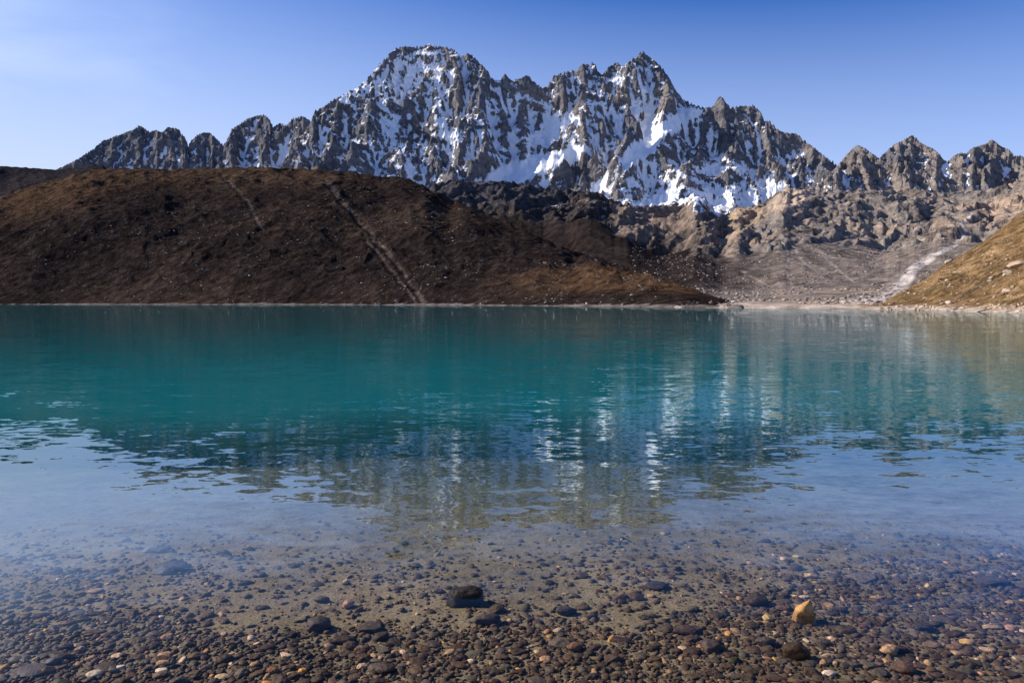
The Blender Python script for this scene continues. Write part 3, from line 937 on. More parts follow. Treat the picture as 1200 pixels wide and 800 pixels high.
# Schlick's curve, the same from above and below so that sunlight reaches the bed
fres = t.math('ADD', 0.02, t.math('MULTIPLY', 0.98, t.math('POWER', t.math('SUBTRACT', 1.0, cosi, clamp=True), 5.0)))
# glare softened as through a polarising filter
fr2 = t.math('ADD', t.rng(fres, 0.06, 0.27, 0.010, 0.44), t.rng(fres, 0.50, 0.95, 0.0, 0.45))
gl = t.add('ShaderNodeBsdfGlossy', {'Color': (0.80, 0.92, 1.0, 1), 'Roughness': 0.01, 'Normal': nrm})
dpt = t.attr('depth').outputs['Fac']
tr = t.add('ShaderNodeBsdfTransparent', {'Color': t.mix(t.rng(dpt, 0.04, 0.40), (0.99, 0.965, 0.935), (0.82, 0.93, 0.82))})
silt = t.add('ShaderNodeBsdfDiffuse', {'Color': (0.003, 0.142, 0.160, 1)})
dpt = t.attr('depth').outputs['Fac']
turb = t.math('SUBTRACT', 1.0, t.math('EXPONENT', t.math('MULTIPLY', t.math('POWER', t.math('MULTIPLY', dpt, 1 / 0.52), 2.1), -1.0)))
body = t.add('ShaderNodeMixShader', {0: turb, 1: tr.outputs[0], 2: silt.outputs[0]})
wat = t.add('ShaderNodeMixShader', {0: fr2, 1: body.outputs[0], 2: gl.outputs[0]})
M_water = t.out(wat.outputs[0])
structure(link_mesh('water', np.stack([WX, WY, 0 * WX], -1).reshape(-1, 3), grid_faces(*WX.shape), M_water, {'depth': dep.ravel()}))


# ------------------------------------------------------------------ stones
def ico(sub):
    import bmesh
    bm = bmesh.new()
    bmesh.ops.create_icosphere(bm, subdivisions=sub, radius=1)
    V = np.array([v.co[:] for v in bm.verts])
    Fc = np.array([[v.index for v in f.verts] for f in bm.faces])
    bm.free()
    return V, Fc


def stone_shape(sub, seed, angular=0.5, flat=0.5, peak=0.0, wedge=0.0):
    r = np.random.default_rng(seed)
    V, Fc = ico(sub)
    p = V.copy()
    for _ in range(9):
        n = r.normal(size=3)
        n /= np.linalg.norm(n)
        d = r.uniform(0.97 - 0.45 * angular, 1.0)
        p -= np.clip(p @ n - d, 0, None)[:, None] * n * 0.96
    q = p / np.abs(p).max(0)
    nz = perlin(q[:, 0] * 1.6 + q[:, 2], q[:, 1] * 1.6 - q[:, 2] * 0.7, seed % 97)
    nz2 = perlin(q[:, 0] * 4.5 + q[:, 2] * 3, q[:, 1] * 4.5 - q[:, 2] * 2.4, seed % 89 + 5)
    nz3 = perlin(q[:, 0] * 11 + q[:, 2] * 8, q[:, 1] * 11 - q[:, 2] * 7, seed % 79 + 9)
    q = q * (1 + 0.15 * nz + 0.06 * nz2 * (0.5 + angular) + 0.022 * nz3 * angular)[:, None]
    if peak:
        q[:, :2] *= (1 - peak * np.clip((q[:, 2] + 0.4) / 1.4, 0, 1))[:, None]
    if wedge:        # long ramp on one side, steep broken face on the other
        q[:, 2] *= 1 - wedge * (1 - sstep(-1.0, 0.35, q[:, 0]))
        q[:, 2] += (0.16 * np.abs(perlin(q[:, 0] * 3.1, q[:, 1] * 3.1, 7)) + 0.10 * np.abs(perlin(q[:, 0] * 7.3, q[:, 1] * 7.3, 8))) * sstep(0.0, 0.2, q[:, 2])
    q[:, 1] *= r.uniform(0.5, 0.9)
    q[:, 2] *= flat
    return q, Fc


def stone_mat(name, use_attr):
    t = NT(name)
    P = t.pos()
    if use_attr:
        base = t.attr('tint').outputs['Color']
    else:
        base = t.add('ShaderNodeObjectInfo').outputs['Color']
    n1 = t.noise(P, 38, 5, 0.62, 0.3).outputs[0]
    n2 = t.noise(P, 170, 4, 0.65).outputs[0]
    f = t.math('MULTIPLY', t.rng(n1, 0.3, 0.7, 0.62, 1.38, False), t.rng(n2, 0.3, 0.7, 0.75, 1.25, False))
    # stone that stands clear of the lake has dried; the splash band stays dark
    zz = t.add('ShaderNodeSeparateXYZ', {0: P}).outputs[2]
    f = t.math('MULTIPLY', f, t.rng(t.math('ADD', zz, t.math('MULTIPLY', n1, 0.02)), 0.018, 0.034, 0.92, 1.3))
    col = t.mix(1.0, base, t.add('ShaderNodeCombineColor', {0: f, 1: f, 2: f}).outputs[0], 'MULTIPLY')
    bp = t.add('ShaderNodeBump', {'Height': t.math('ADD', t.math('MULTIPLY', n1, 0.010), t.math('MULTIPLY', n2, 0.002)), 'Distance': 1.0, 'Strength': 0.7})
    b = t.add('ShaderNodeBsdfPrincipled', {'Base Color': col, 'Roughness': 0.5, 'Normal': bp.outputs[0], 'Specular IOR Level': 0.10})
    return t.out(b.outputs[0])


M_stone = stone_mat('wet_stone', False)
M_gravel = stone_mat('wet_gravel', True)
C_DARK, C_GREY, C_RED, C_TAN, C_PALE, C_ORANGE = ((0.068, 0.047, 0.032), (0.092, 0.075, 0.056), (0.104, 0.065, 0.040),
                                                  (0.34, 0.21, 0.115), (0.50, 0.37, 0.24), (0.46, 0.24, 0.075))
STONE_MESH = {}
BLOCKS = {
    0: [(-1.1, -.2, -1), (-1.0, .6, -1), (-.7, -.7, -1), (.9, -.65, -1), (1.0, .5, -1), (-1.0, .0, .42), (-.8, .4, .45), (-.55, -.45, .45),
        (-.3, -.3, .80), (-.2, .3, .78), (.15, .0, 1.0), (.35, .3, .9), (.6, -.12, .97), (.85, .1, .70), (.75, -.45, .55), (.98, .2, .4)],
    1: [(-1, -.4, -1), (-.9, .6, -1), (.8, -.7, -1), (1, .5, -1), (-.95, -.3, -.1), (.55, -.62, -.1), (.95, .3, .1), (-.55, .5, .2),
        (.42, -.12, 1.0), (.62, .2, .92), (-.05, -.15, .72), (-.5, -.35, .35)],
    2: [(-1, -.3, -1), (-.9, .6, -1), (.9, -.6, -1), (1, .5, -1), (-.95, -.1, .45), (-.8, .3, .6), (-.3, -.35, .8), (.2, .1, 1.0),
        (.6, -.3, .55), (.95, .2, .0)],
}


def block_mesh(k):
    import bmesh
    bm = bmesh.new()
    for p in BLOCKS[k]:
        bm.verts.new(p)
    bmesh.ops.convex_hull(bm, input=bm.verts)
    for v in [v for v in bm.verts if not v.link_faces]:
        bm.verts.remove(v)
    bmesh.ops.bevel(bm, geom=bm.edges[:], offset=0.035, segments=1, affect='EDGES')
    bmesh.ops.triangulate(bm, faces=bm.faces[:])
    for _ in range(3):
        bmesh.ops.subdivide_edges(bm, edges=bm.edges[:], cuts=1, use_grid_fill=True)
        bmesh.ops.triangulate(bm, faces=bm.faces[:])
    V = np.array([v.co[:] for v in bm.verts])
    Fc = np.array([[v.index for v in f.verts] for f in bm.faces])
    bm.free()
    for lam, am, sd_ in ((0.8, 0.055, 3), (0.3, 0.035, 4), (0.13, 0.016, 5)):
        n = [perlin((V[:, a] + 0.7 * V[:, b]) / lam, (V[:, c] - 0.6 * V[:, b]) / lam, sd_ + 7 * k + q) for q, (a, b, c) in enumerate(((0, 2, 1), (1, 0, 2), (2, 1, 0)))]
        V = V + am * np.stack(n, -1)
    return V, Fc


def stone_mesh(kind, i):
    key = (kind, i)
    if key not in STONE_MESH:
        ang, flat, peak, wd = {'round': (0.6, 0.55, 0, 0), 'flat': (0.8, 0.34, 0, 0.25), 'angular': (1.0, 0.62, 0.1, 0), 'pointed': (1.0, 1.0, 0.30, 0.55), 'wedge': (1.0, 0.8, 0.0, 0.45)}[kind]
        q, Fc = block_mesh(i) if i in BLOCKS and kind in ('wedge', 'pointed') else stone_shape(4, 100 + i * 7 + len(kind) * 31, ang, flat, peak, wd)
        ob = link_mesh('stone', q, Fc, M_stone)
        STONE_MESH[key] = ob.data
        bpy.data.objects.remove(ob)
    return STONE_MESH[key]


placed = []      # x, y, r of every stone standing


def put_stone(x, y, z, a, b, c, rot, tilt, kind, i, colr, name='pebble'):
    me = stone_mesh(kind, i)
    ob = bpy.data.objects.new(name, me)
    COL.objects.link(ob)
    ob.location = (x, y, z)
    ob.scale = (a, b, c)
    ob.rotation_euler = (tilt[0], tilt[1], rot)
    ob.color = (*colr, 1)
    placed.append((x, y, a))
    return ob


# hand-placed stones: px, py of its middle, width px, height factor, shape, colour, turn, label
UNIQUE = [
    (546, 709, 46, 1.00, 'wedge', (0.022, 0.017, 0.014), 0.0, 'black wet stone breaking the surface alone on the open sand', 'stone'),
    (944, 731, 30, 1.05, 'pointed', (0.30, 0.165, 0.062), 0.15, 'ochre pointed stone standing above the water with a dark shadow', 'stone'),
    (936, 773, 36, 1.00, 'wedge', (0.040, 0.024, 0.014), -0.1, 'dark brown angular stone poking out below the ochre pointed one', 'stone'),
    (965, 780, 13, 1.15, 'angular', C_TAN, 0.6, 'small upright tan stone touching the dark brown angular stone', 'pebble'),
    (952, 677, 18, 0.75, 'round', C_PALE, -0.1, 'pale peach oval pebble resting alone on grey silt', 'pebble'),
    (942, 701, 19, 0.60, 'flat', (0.45, 0.38, 0.28), 0.1, 'cream flat pebble lying just above the ochre pointed stone', 'pebble'),
    (901, 727, 16, 1.00, 'angular', (0.50, 0.36, 0.16), 0.4, 'broken yellowish stone left of the ochre pointed stone', 'pebble'),
    (1029, 702, 20, 0.70, 'flat', C_TAN, 0.0, 'tan flat pebble among dark stones beyond the ochre pointed stone', 'pebble'),
    (408, 712, 18, 1.00, 'angular', (0.45, 0.25, 0.17), 0.3, 'pinkish tan stone on bare sand beside a grey one', 'pebble'),
    (376, 706, 22, 0.75, 'round', C_GREY, 0.0, 'grey rounded stone beside the pinkish tan stone on sand', 'pebble'),
    (196, 671, 50, 0.75, 'flat', (0.06, 0.055, 0.055), 0.15, 'dark sunken slab alone in the bluish deeper water', 'stone'),
    (178, 647, 36, 0.70, 'flat', (0.16, 0.14, 0.13), 0.1, 'grey sunken slab farthest from the shore in bluish water', 'stone'),
    (110, 694, 22, 0.60, 'flat', C_TAN, 0.05, 'tan flat stone among sunken dark stones in bluish water', 'pebble'),
    (772, 690, 36, 0.65, 'flat', (0.045, 0.04, 0.04), 0.05, 'long dark flat stone on sand right of the black wet stone', 'stone'),
    (888, 709, 34, 0.80, 'round', C_DARK, 0.45, 'dark slanting stone lying on sand above the broken yellowish one', 'stone'),
    (1166, 687, 52, 0.70, 'flat', (0.075, 0.062, 0.06), 0.05, 'broad dark slab under the bluish water with a low hump', 'stone'),
    (1012, 681, 46, 0.60, 'flat', (0.15, 0.125, 0.11), 0.1, 'broad grey-brown slab beside the pale peach oval pebble', 'stone'),
    (972, 792, 17, 0.80, 'round', (0.62, 0.50, 0.38), 0.0, 'whitish oval pebble below the dark brown angular stone', 'pebble'),
    (1134, 756, 17, 0.85, 'round', (0.50, 0.31, 0.12), -0.1, 'yellow-orange rounded pebble near a long pale bent one', 'pebble'),
    (1161, 764, 25, 0.75, 'flat', (0.42, 0.29, 0.18), -0.45, 'long pale slanting pebble right of the yellow-orange one', 'pebble'),
    (1163, 737, 25, 0.60, 'flat', (0.42, 0.28, 0.16), 0.05, 'long tan flat pebble next to a pinkish pebble', 'pebble'),
    (1187, 739, 17, 0.80, 'round', (0.38, 0.22, 0.15), 0.0, 'pinkish oval pebble next to the long tan flat pebble', 'pebble'),
    (1045, 767, 27, 0.80, 'angular', (0.36, 0.23, 0.13), 0.1, 'tan broken flat stone with sharp corners among dark gravel', 'pebble'),
    (1084, 740, 29, 0.75, 'round', (0.055, 0.048, 0.05), 0.1, 'dark smooth oval stone midway between two tan stones', 'pebble'),
    (1105, 729, 34, 0.55, 'flat', C_GREY, -0.25, 'grey flat stone sloping down beside the dark smooth oval', 'stone'),
    (109, 793, 20, 0.70, 'round', (0.55, 0.45, 0.31), 0.05, 'cream oval pebble, largest pale one in the dark gravel corner', 'pebble'),
    (190, 780, 18, 0.75, 'round', (0.50, 0.31, 0.14), 0.1, 'golden pebble lying right behind a flat white pebble', 'pebble'),
    (189, 787, 21, 0.50, 'flat', (0.62, 0.52, 0.38), 0.0, 'flat white pebble lying in front of a golden pebble', 'pebble'),
    (92, 764, 15, 0.95, 'round', (0.38, 0.25, 0.17), 0.5, 'pinkish upright pebble in the dark gravel', 'pebble'),
    (136, 770, 17, 0.70, 'flat', (0.47, 0.34, 0.2), 0.0, 'pale tan pebble with a flat lit top in dark gravel', 'pebble'),
    (195, 749, 17, 0.80, 'round', (0.30, 0.17, 0.11), 0.0, 'rosy brown oval pebble beside two small pale ones', 'pebble'),
    (140, 783, 11, 0.70, 'round', (0.62, 0.53, 0.42), 0.0, 'small white oval pebble above the cream oval pebble', 'pebble'),
    (319, 789, 16, 1.00, 'round', (0.22, 0.11, 0.05), 0.0, 'rusty brown round pebble left of a bright orange one', 'pebble'),
    (354, 788, 12, 0.90, 'round', (0.55, 0.27, 0.06), 0.0, 'bright orange little pebble at the bottom edge of the gravel', 'pebble'),
    (424, 784, 15, 0.90, 'angular', (0.55, 0.36, 0.21), 0.3, 'peach angular pebble behind a long dark stone', 'pebble'),
    (452, 789, 27, 0.80, 'round', (0.06, 0.040, 0.032), 0.0, 'long dark brown stone in front of the peach angular pebble', 'pebble'),
    (259, 794, 19, 0.60, 'flat', (0.52, 0.38, 0.22), 0.1, 'pale long pebble at the gravel edge left of the rusty one', 'pebble'),
    (371, 739, 34, 0.95, 'round', (0.075, 0.057, 0.052), 0.15, 'big dark purple-brown stone at the border of sand and gravel', 'stone'),
    (432, 740, 38, 0.80, 'flat', (0.085, 0.068, 0.052), 0.35, 'long dark stone with a pale sandy patch at its left', 'stone'),
    (571, 732, 36, 0.70, 'round', (0.07, 0.056, 0.05), 0.25, 'long dark curved stone just below the black wet stone', 'stone'),
    (622, 728, 12, 1.00, 'round', (0.06, 0.05, 0.046), 0.6, 'small dark stone alone on sand right of the curved stone', 'pebble'),
    (663, 721, 30, 0.75, 'round', (0.065, 0.055, 0.05), 0.15, 'dark double-humped stone on the sand below open water', 'stone'),
    (693, 725, 18, 0.80, 'round', (0.07, 0.058, 0.052), 0.0, 'dark oval pebble right of the double-humped stone', 'pebble'),
    (806, 743, 44, 0.70, 'flat', (0.085, 0.058, 0.05), 0.0, 'wide reddish brown slab at the sand border of the gravel', 'stone'),
    (674, 763, 22, 1.05, 'round', (0.17, 0.09, 0.06), 0.0, 'reddish brown upright round stone in the middle of the gravel', 'pebble'),
    (834, 763, 30, 0.85, 'round', (0.085, 0.06, 0.052), 0.1, 'large dark rounded stone with lit right end under the slab', 'stone'),
    (898, 758, 26, 1.00, 'round', (0.075, 0.056, 0.05), 0.0, 'dark round stone just behind the dark brown angular stone', 'pebble'),
    (1095, 758, 27, 0.70, 'flat', (0.16, 0.11, 0.075), 0.1, 'olive brown flat stone left of the yellow-orange pebble', 'pebble'),
    (1062, 789, 34, 0.80, 'round', (0.085, 0.05, 0.038), 0.0, 'large dark red-brown stone near the whitish oval pebble', 'stone'),
    (28, 791, 52, 0.40, 'flat', (0.09, 0.075, 0.072), 0.28, 'very long dark slab slanting through the gravel corner', 'stone'),
    (60, 779, 22, 0.80, 'round', (0.10, 0.085, 0.08), 0.3, 'grey-brown stone at the upper end of the very long slab', 'pebble'),
]
for k, (upx, upy, w, hf, kind, colr, turn, label, nm) in enumerate(UNIQUE):
    x, y, zb = bed_point(upx, upy)
    a = w / F * y * 0.5 * (0.82 if kind == 'flat' else 0.92)
    c = a * hf
    fl = {'round': 0.55, 'flat': 0.34, 'angular': 0.62, 'pointed': 1.0, 'wedge': 0.8}[kind]
    ob = put_stone(x, y + a * 0.3, zb + c * fl * 0.72, a, a, c, turn, (random.uniform(-.08, .08), random.uniform(-.08, .08)), kind, k, colr, nm)
    tag(ob, label, nm)
    if k in (0, 1, 2):          # these three stand out of the water
        top = {0: 0.038, 1: 0.076, 2: 0.046}[k]
        zmax = max(v.co.z for v in ob.data.vertices)
        zmin = min(v.co.z for v in ob.data.vertices)
        sc_ = (top - (zb - 0.005)) / (zmax - zmin)
        ob.scale = (a, a, sc_)
        ob.location.z = top - zmax * sc_
        ob.rotation_euler.x = ob.rotation_euler.y = 0
N_UNIQUE = len(UNIQUE)

BORDER = [(-400, 715), (0, 722), (100, 712), (200, 712), (250, 738), (350, 742), (500, 732), (650, 728), (750, 733), (820, 718), (870, 692),
          (950, 672), (1100, 655), (1200, 645), (1600, 640)]


def density(x, y):
    px, py = project(x, y, bed(x, y))
    b = np.interp(px, [p for p, _ in BORDER], [q for _, q in BORDER]) + 9 * perlin(x / 0.4, y / 0.25, 60)
    d = 1.0 / (1 + np.exp(-(py - b) / 5.5))
    far = 0.14 + 0.26 * np.maximum(0.0, perlin(x / 0.7, y / 0.6, 61) + 0.1)
    far = far + np.where((px > 700) | (px < 250), 0.12, 0.0)
    return np.maximum(d, far * sstep(6.2, 4.2, y))


cell = {}
CS = 0.09


def fits(x, y, r, k):
    i, j = int(x // CS), int(y // CS)
    m = 2 if r < 0.06 else 3
    for a in range(i - m, i + m + 1):
        for b in range(j - m, j + m + 1):
            for (qx, qy, qr) in cell.get((a, b), ()):
                if (qx - x) ** 2 + (qy - y) ** 2 * 1.5 < ((qr + r) * k) ** 2:
                    return False
    return True


def occupy(x, y, r):
    cell.setdefault((int(x // CS), int(y // CS)), []).append((x, y, r))


for (x, y, r) in placed:
    occupy(x, y, r * 0.9)
cand = []
for (r0, r1, n, k, ymax) in ((0.046, 0.060, 260, 0.80, 6.5), (0.032, 0.046, 1700, 0.72, 6.2), (0.020, 0.032, 12000, 0.62, 6.2), (0.012, 0.020, 30000, 0.55, 6.0), (0.006, 0.012, 26000, 0.5, 4.6)):
    yc = 2.25 + (ymax - 2.25) * rng.random(n) ** 1.7
    xc = rng.uniform(-1, 1, n) * (0.86 * yc + 0.5)
    rc = rng.uniform(r0, r1, n) * np.where(yc > 2.9, 1.0, 0.85)
    dc = density(xc, yc)
    for x, y, r, d in zip(xc.tolist(), yc.tolist(), rc.tolist(), dc.tolist()):
        if r > 0.03:
            d *= 0.8
        if random.random() > d:
            continue
        if fits(x, y, r, k):
            occupy(x, y, r)
            cand.append((x, y, r, d))


def stone_colour():
    u = random.random()
    base = C_DARK if u < 0.56 else C_GREY if u < 0.76 else C_RED if u < 0.93 else C_TAN if u < 0.975 else C_PALE if u < 0.99 else C_ORANGE
    nm = 'dark' if u < 0.76 else 'red' if u < 0.93 else 'light'
    k = random.uniform(0.78, 1.25)
    return tuple(c * k * random.uniform(0.94, 1.06) for c in base), nm


# the largest in the picture stand as single stones, the rest are gravel
info = []
for (x, y, r, d) in cand:
    if y < 3.0:      # the warmer bank at the very edge
        pass
    colr, nm = stone_colour()
    if r > 0.034 and nm == 'light' and random.random() < 0.6:
        colr, nm = tuple(c * random.uniform(.7, 1.2) for c in C_DARK), 'dark'
    px_, py_ = project(x, y, float(bed(x, y)))
    vis = -20 < px_ < 1220 and py_ < 806
    info.append((r / y if vis else 0.0, x, y, r, d, colr, nm))
info.sort(key=lambda q: -q[0])
NIND = 298 - N_UNIQUE
GROUPS = {
    ('dark', True): ('dark grey-brown rounded pebble packed in the shallow gravel along the lake edge', 'dark pebbles in the lake edge gravel'),
    ('red', True): ('reddish brown rounded pebble packed among darker gravel along the lake edge', 'reddish pebbles in the lake edge gravel'),
    ('light', True): ('small light tan pebble lying among dark gravel along the lake edge', 'light pebbles in the lake edge gravel'),
    ('dark', False): ('dark sunken pebble scattered on open pale silt beyond the gravel', 'dark pebbles scattered on the open silt'),
    ('red', False): ('reddish sunken pebble scattered on open pale silt beyond the gravel', 'reddish pebbles scattered on the open silt'),
    ('light', False): ('light tan sunken pebble scattered on open pale silt beyond the gravel', 'light pebbles scattered on the open silt'),
}
for i, (s, x, y, r, d, colr, nm) in enumerate(info[:NIND]):
    kind = random.choice(['round', 'round', 'flat', 'angular'])
    hf = random.uniform(0.5, 0.85)
    fl = {'round': 0.55, 'flat': 0.34, 'angular': 0.62}[kind]
    c = min(r * hf, (0.04 + 0.5 * r) / fl)
    z = float(bed(x, y)) + c * fl * random.uniform(0.25, 0.5)
    ob = put_stone(x, y, z, r * random.uniform(0.95, 1.15), r, c, random.uniform(-0.6, 0.6) + random.choice([0, math.pi]),
                   (random.uniform(-.18, .18), random.uniform(-.18, .18)), kind, 200 + i % 16, colr)
    lab, grp = GROUPS[(nm, d > 0.5)]
    tag(ob, lab, 'pebble', grp)

protoA = [stone_shape(2, 900 + i, random.uniform(0.5, 1.0), random.uniform(0.28, 0.5)) for i in range(14)]
protoB = [stone_shape(1, 950 + i, random.uniform(0.5, 1.0), random.uniform(0.28, 0.5)) for i in range(12)]


def merged_stones(name, items, mat, label, cat):
    """items: x, y, z, radius, colour -> one mesh of uncounted small stones"""
    VV, FF, CC, off = [], [], [], 0
    for (x, y, z, r, colr, hi) in items:
        q, Fc = random.choice(protoA if hi else protoB)
        a = random.uniform(0, 6.28)
        ca, sa = math.cos(a), math.sin(a)
        tx_, ty_ = random.uniform(-.25, .25), random.uniform(-.25, .25)
        v = q * r
        vx, vy = v[:, 0] * ca - v[:, 1] * sa, v[:, 0] * sa + v[:, 1] * ca
        vz = v[:, 2] + tx_ * vx + ty_ * vy
        VV.append(np.stack([vx + x, vy + y, vz + z], -1))
        FF.append(Fc + off)
        CC.append(np.broadcast_to(np.array(colr), (len(v), 3)))
        off += len(v)
    ob = link_mesh(name, np.concatenate(VV), np.concatenate(FF), mat, {'tint': np.concatenate(CC)})
    return tag(ob, label, cat, kind='stuff')


xs = np.array([q[1] for q in info[NIND:]])
ys = np.array([q[2] for q in info[NIND:]])
zs = bed(xs, ys)
merged_stones('gravel', [(x, y, z + r * 0.14, r, colr, r > 0.016) for (s, x, y, r, d, colr, nm), z in zip(info[NIND:], zs)],
              M_gravel, 'dark wet gravel of small mixed stones filling the lake edge', 'gravel')
print('stones', len(info))

# ------------------------------------------------------------------ rocks on the slopes
t = NT('slope_boulder')  # plain rock tints of the slope stones, mottled by noise
P = t.pos()
n1 = t.noise(P, 1.6, 5, 0.65).outputs[0]
f = t.rng(n1, 0.3, 0.7, 0.65, 1.3, False)
col = t.mix(1.0, t.attr('tint').outputs['Color'], t.add('ShaderNodeCombineColor', {0: f, 1: f, 2: f}).outputs[0], 'MULTIPLY')
M_boulder = t.out(t.add('ShaderNodeBsdfPrincipled', {'Base Color': col, 'Roughness': 0.9, 'Specular IOR Level': 0.15}).outputs[0])


def scatter_on(V, n, test, rmin, rmax, cols, name, label, p=2.5):
    ny, nx = V.shape[:2]
    items = []
    tries = 0
    while len(items) < n and tries < n * 60:
        tries += 1
        i, j = random.randrange(ny - 1), random.randrange(nx - 1)
        v = V[i, j]
        px_, py_ = project(v[0], v[1], v[2])
        if not test(px_, py_, v):
            continue
        r = rmin + (rmax - rmin) * random.random() ** p
        c = random.choice(cols)
        k = random.uniform(0.75, 1.25)
        items.append((v[0], v[1], v[2] + r * 0.15, r, tuple(q * k for q in c), False))
    return merged_stones(name, items, M_boulder, label, 'scree')


def clus(v, lam, s):
    return float(perlin(v[0] / lam, v[1] / lam, s))


scatter_on(V_hill, 3200, lambda a, b, v: -60 < a < 560 and 0.6 < v[2] < 140 and clus(v, 60, 70) + 0.3 * random.random() > 0.05, 0.25, 1.25,
           [(0.20, 0.18, 0.165), (0.11, 0.095, 0.09), (0.34, 0.30, 0.27)], 'scree', 'pale small rocks strewn over the dark brown hillside')
scatter_on(V_hill, 900, lambda a, b, v: 480 < a < 880 and 0.4 < v[2] < 30 and clus(v, 30, 71) + 0.4 * random.random() > 0.1, 0.25, 1.0,
           [(0.24, 0.20, 0.17), (0.12, 0.10, 0.09), (0.36, 0.31, 0.27)], 'scree', 'small rocks strewn over the low turf terrace by the water')
scatter_on(V_rock, 4200, lambda a, b, v: 740 < a < 1130 and 1.2 < v[2] < 60 and clus(v, 40, 72) + 0.5 * random.random() > 0.1, 0.25, 1.3,
           [(0.33, 0.27, 0.23), (0.18, 0.15, 0.13), (0.42, 0.36, 0.31)], 'scree', 'grey rubble strewn over the debris fans below the cliffs')
scatter_on(V_grass, 1000, lambda a, b, v: 1020 < a < 1260 and 0.3 < v[2] < 22 and clus(v, 14, 73) + 0.5 * random.random() > 0.2, 0.10, 0.42,
           [(0.46, 0.37, 0.28), (0.30, 0.22, 0.15), (0.20, 0.15, 0.11)], 'scree', 'small tan rocks strewn over the straw coloured slope')

# boulders one can count along the foot of the grass slope
BM = []
for i in range(8):
    q, Fc = stone_shape(3, 700 + i, 1.0, 0.62)
    ob = link_mesh('boulder', q, Fc, None, {'tint': np.broadcast_to(np.array([(0.50, 0.40, 0.30), (0.42, 0.31, 0.21), (0.30, 0.24, 0.19)][i % 3]), (len(q), 3))})
    ob.data.materials.append(M_boulder)
    BM.append(ob.data)
    bpy.data.objects.remove(ob)
flatV = V_grass.reshape(-1, 3)
PXg, PYg = project(flatV[:, 0], flatV[:, 1], flatV[:, 2])
front = flatV[:, 1] < 190


def boulder_at(bpx, bpy_, wpx, i, label, group=None):
    k = np.argmin(np.where(front & (flatV[:, 2] > 0.02), (PXg - bpx) ** 2 + (PYg - bpy_) ** 2, 1e9))
    v = flatV[k]
    a = wpx / F * v[1] * 0.5
    ob = bpy.data.objects.new('boulder', BM[i % 8])
    COL.objects.link(ob)
    ob.location = (v[0], v[1], v[2] + a * 0.2)
    ob.scale = (a, a, a * random.uniform(0.7, 1.05))
    ob.rotation_euler = (random.uniform(-.3, .3), random.uniform(-.3, .3), random.uniform(0, 6.28))
    tag(ob, label, 'boulder', group)


for i in range(62):
    boulder_at(random.uniform(1030, 1198), 358 + random.uniform(-1.5, 6), random.uniform(2.5, 8.5) * (0.6 + 0.4 * random.random()), i,
               'pale angular boulder in the line of rocks along the shore below straw coloured slope', 'boulders along the shore under the grass slope')
for i in range(46):
    u = random.random() ** 0.7
    bx = 1060 + 138 * u
    lo = np.interp(bx, [1053, 1105, 1156, 1200], [343, 311, 280, 249])
    boulder_at(bx, random.uniform(lo + (355 - lo) * 0.25, 354), random.uniform(2.5, 6.0), i + 3,
               'tan boulder embedded in the straw coloured grass slope above the shore', 'boulders scattered up the grass slope')
for (bx, by_, w, lab) in ((1192, 312, 20, 'largest pale rock slab lying high on the straw coloured slope'),
                          (1181, 320, 13, 'pale rock just below the largest slab on the straw coloured slope'),
                          (1181, 343, 12, 'white rock low on the straw slope above the shore boulders'),
                          (1112, 356, 11, 'white angular shore boulder, brightest under the middle of the slope'),
                          (1112, 308, 11, 'pale flat rock on the slope crest against the grey scree')):
    boulder_at(bx, by_, w, int(w), lab)

# ------------------------------------------------------------------ light and sky
SUN_EL, SUN_AZ = R(32), R(-78)        # azimuth from the viewing direction, negative to the left
world = bpy.data.worlds.new("World")
scene.world = world
world.use_nodes = True
wn, wl = world.node_tree.nodes, world.node_tree.links
wn.clear()
sky = wn.new('ShaderNodeTexSky')
sky.sky_type = 'NISHITA'
sky.sun_disc = False
sky.sun_elevation = SUN_EL
sky.sun_rotation = SUN_AZ
sky.altitude = 2000
sky.air_density = 0.8
sky.dust_density = 1.0
sky.ozone_density = 10.0
bg = wn.new('ShaderNodeBackground')
bg.inputs['Strength'].default_value = 0.13
tc = wn.new('ShaderNodeTexCoord')
# thin cirrus low on the left
mp = wn.new('ShaderNodeMapping')
mp.inputs['Scale'].default_value = (1.6, 1.6, 5.5)
mp.inputs['Rotation'].default_value = (0.25, 0.35, 0.2)
cn = wn.new('ShaderNodeTexNoise')
cn.inputs['Scale'].default_value = 2.2
cn.inputs['Detail'].default_value = 6
cn.inputs['Roughness'].default_value = 0.55
cn.inputs['Distortion'].default_value = 0.4
wl.new(tc.outputs['Generated'], mp.inputs[0])
wl.new(mp.outputs[0], cn.inputs[0])
sep = wn.new('ShaderNodeSeparateXYZ')
wl.new(tc.outputs['Generated'], sep.inputs[0])
r1 = wn.new('ShaderNodeMapRange')
r1.inputs[1].default_value, r1.inputs[2].default_value, r1.inputs[3].default_value, r1.inputs[4].default_value = 0.42, 0.72, 0, 1
wl.new(cn.outputs[0], r1.inputs[0])
r2 = wn.new('ShaderNodeMapRange')
r2.inputs[1].default_value, r2.inputs[2].default_value, r2.inputs[3].default_value, r2.inputs[4].default_value = -0.30, -0.60, 0, 0.25
wl.new(sep.outputs[0], r2.inputs[0])
mm = wn.new('ShaderNodeMath')
mm.operation = 'MULTIPLY'
wl.new(r1.outputs[0], mm.inputs[0])
wl.new(r2.outputs[0], mm.inputs[1])
mx = wn.new('ShaderNodeMix')
mx.data_type = 'RGBA'
wl.new(mm.outputs[0], mx.inputs[0])
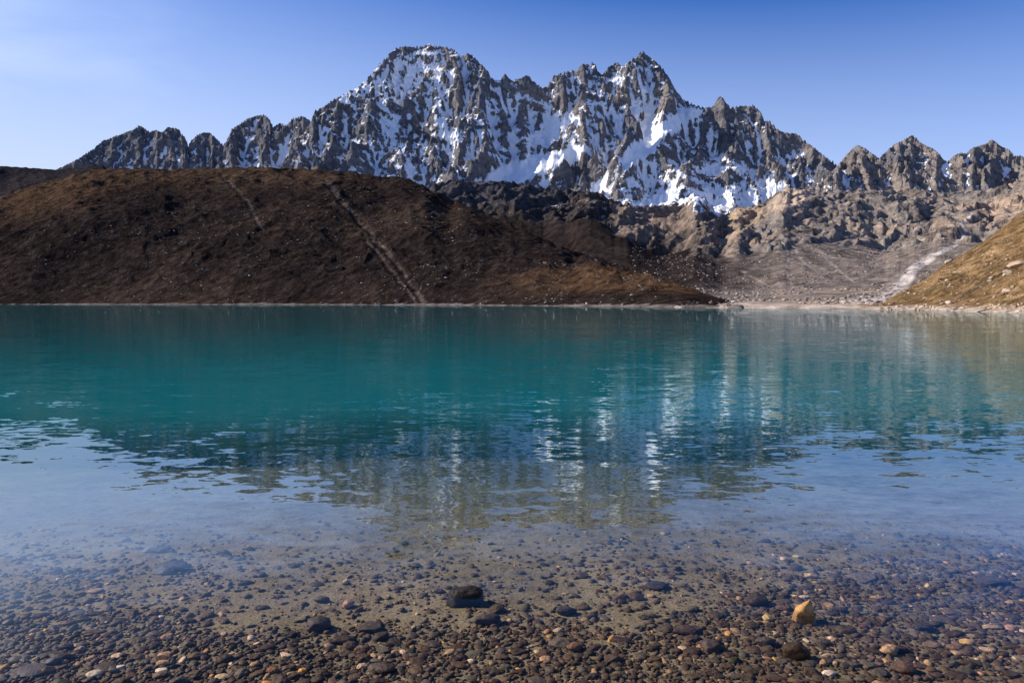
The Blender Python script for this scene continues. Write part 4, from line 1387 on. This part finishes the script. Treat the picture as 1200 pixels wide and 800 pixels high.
# pale air towards the horizon, deeper on the sunward side
def wmath(op, a, b):
    nd = wn.new('ShaderNodeMath')
    nd.operation = op
    for i, v in enumerate((a, b)):
        if hasattr(v, 'links'):
            wl.new(v, nd.inputs[i])
        else:
            nd.inputs[i].default_value = v
    return nd.outputs[0]


el = wmath('SUBTRACT', sep.outputs[2], wmath('MULTIPLY', wmath('MULTIPLY', sep.outputs[0], -1.0), 0.10))
r3 = wn.new('ShaderNodeMapRange')
r3.inputs[1].default_value, r3.inputs[2].default_value, r3.inputs[3].default_value, r3.inputs[4].default_value = 0.41, 0.09, 0, 0.97
wl.new(el, r3.inputs[0])
hz = wn.new('ShaderNodeMix')
hz.data_type = 'RGBA'
tn = wn.new('ShaderNodeMix')
tn.data_type = 'RGBA'
tn.blend_type = 'MULTIPLY'
tn.inputs[0].default_value = 1
tn.inputs[7].default_value = (0.72, 0.92, 1.10, 1)
wl.new(sky.outputs[0], tn.inputs[6])
wl.new(r3.outputs[0], hz.inputs[0])
wl.new(tn.outputs[2], hz.inputs[6])
hz.inputs[7].default_value = (3.5, 4.12, 5.35, 1)
wl.new(hz.outputs[2], mx.inputs[6])
mx.inputs[7].default_value = (5.6, 6.2, 7.2, 1)
wl.new(mx.outputs[2], bg.inputs[0])
wo = wn.new('ShaderNodeOutputWorld')
wl.new(bg.outputs[0], wo.inputs[0])

sd = bpy.data.lights.new('sun', 'SUN')
sd.energy = 4.7
sd.angle = R(0.55)
sd.color = (1.0, 0.90, 0.78)
so = bpy.data.objects.new('sun', sd)
COL.objects.link(so)
so.location = (-200, 60, 200)
so.rotation_euler = (math.pi / 2 - SUN_EL, 0, math.pi - SUN_AZ)
# lamp shines along -Z of the object: check the azimuth so light comes from the sky's sun
from mathutils import Vector
dvec = Vector((math.sin(SUN_AZ) * math.cos(SUN_EL), math.cos(SUN_AZ) * math.cos(SUN_EL), math.sin(SUN_EL)))
so.rotation_euler = dvec.to_track_quat('Z', 'Y').to_euler()

scene.render.engine = 'CYCLES'
scene.cycles.max_bounces = 8
scene.cycles.transparent_max_bounces = 8
scene.cycles.use_denoising = True
scene.view_settings.view_transform = 'Standard'
scene.view_settings.look = 'None'
scene.view_settings.exposure = 0.5
scene.view_settings.gamma = 1.0
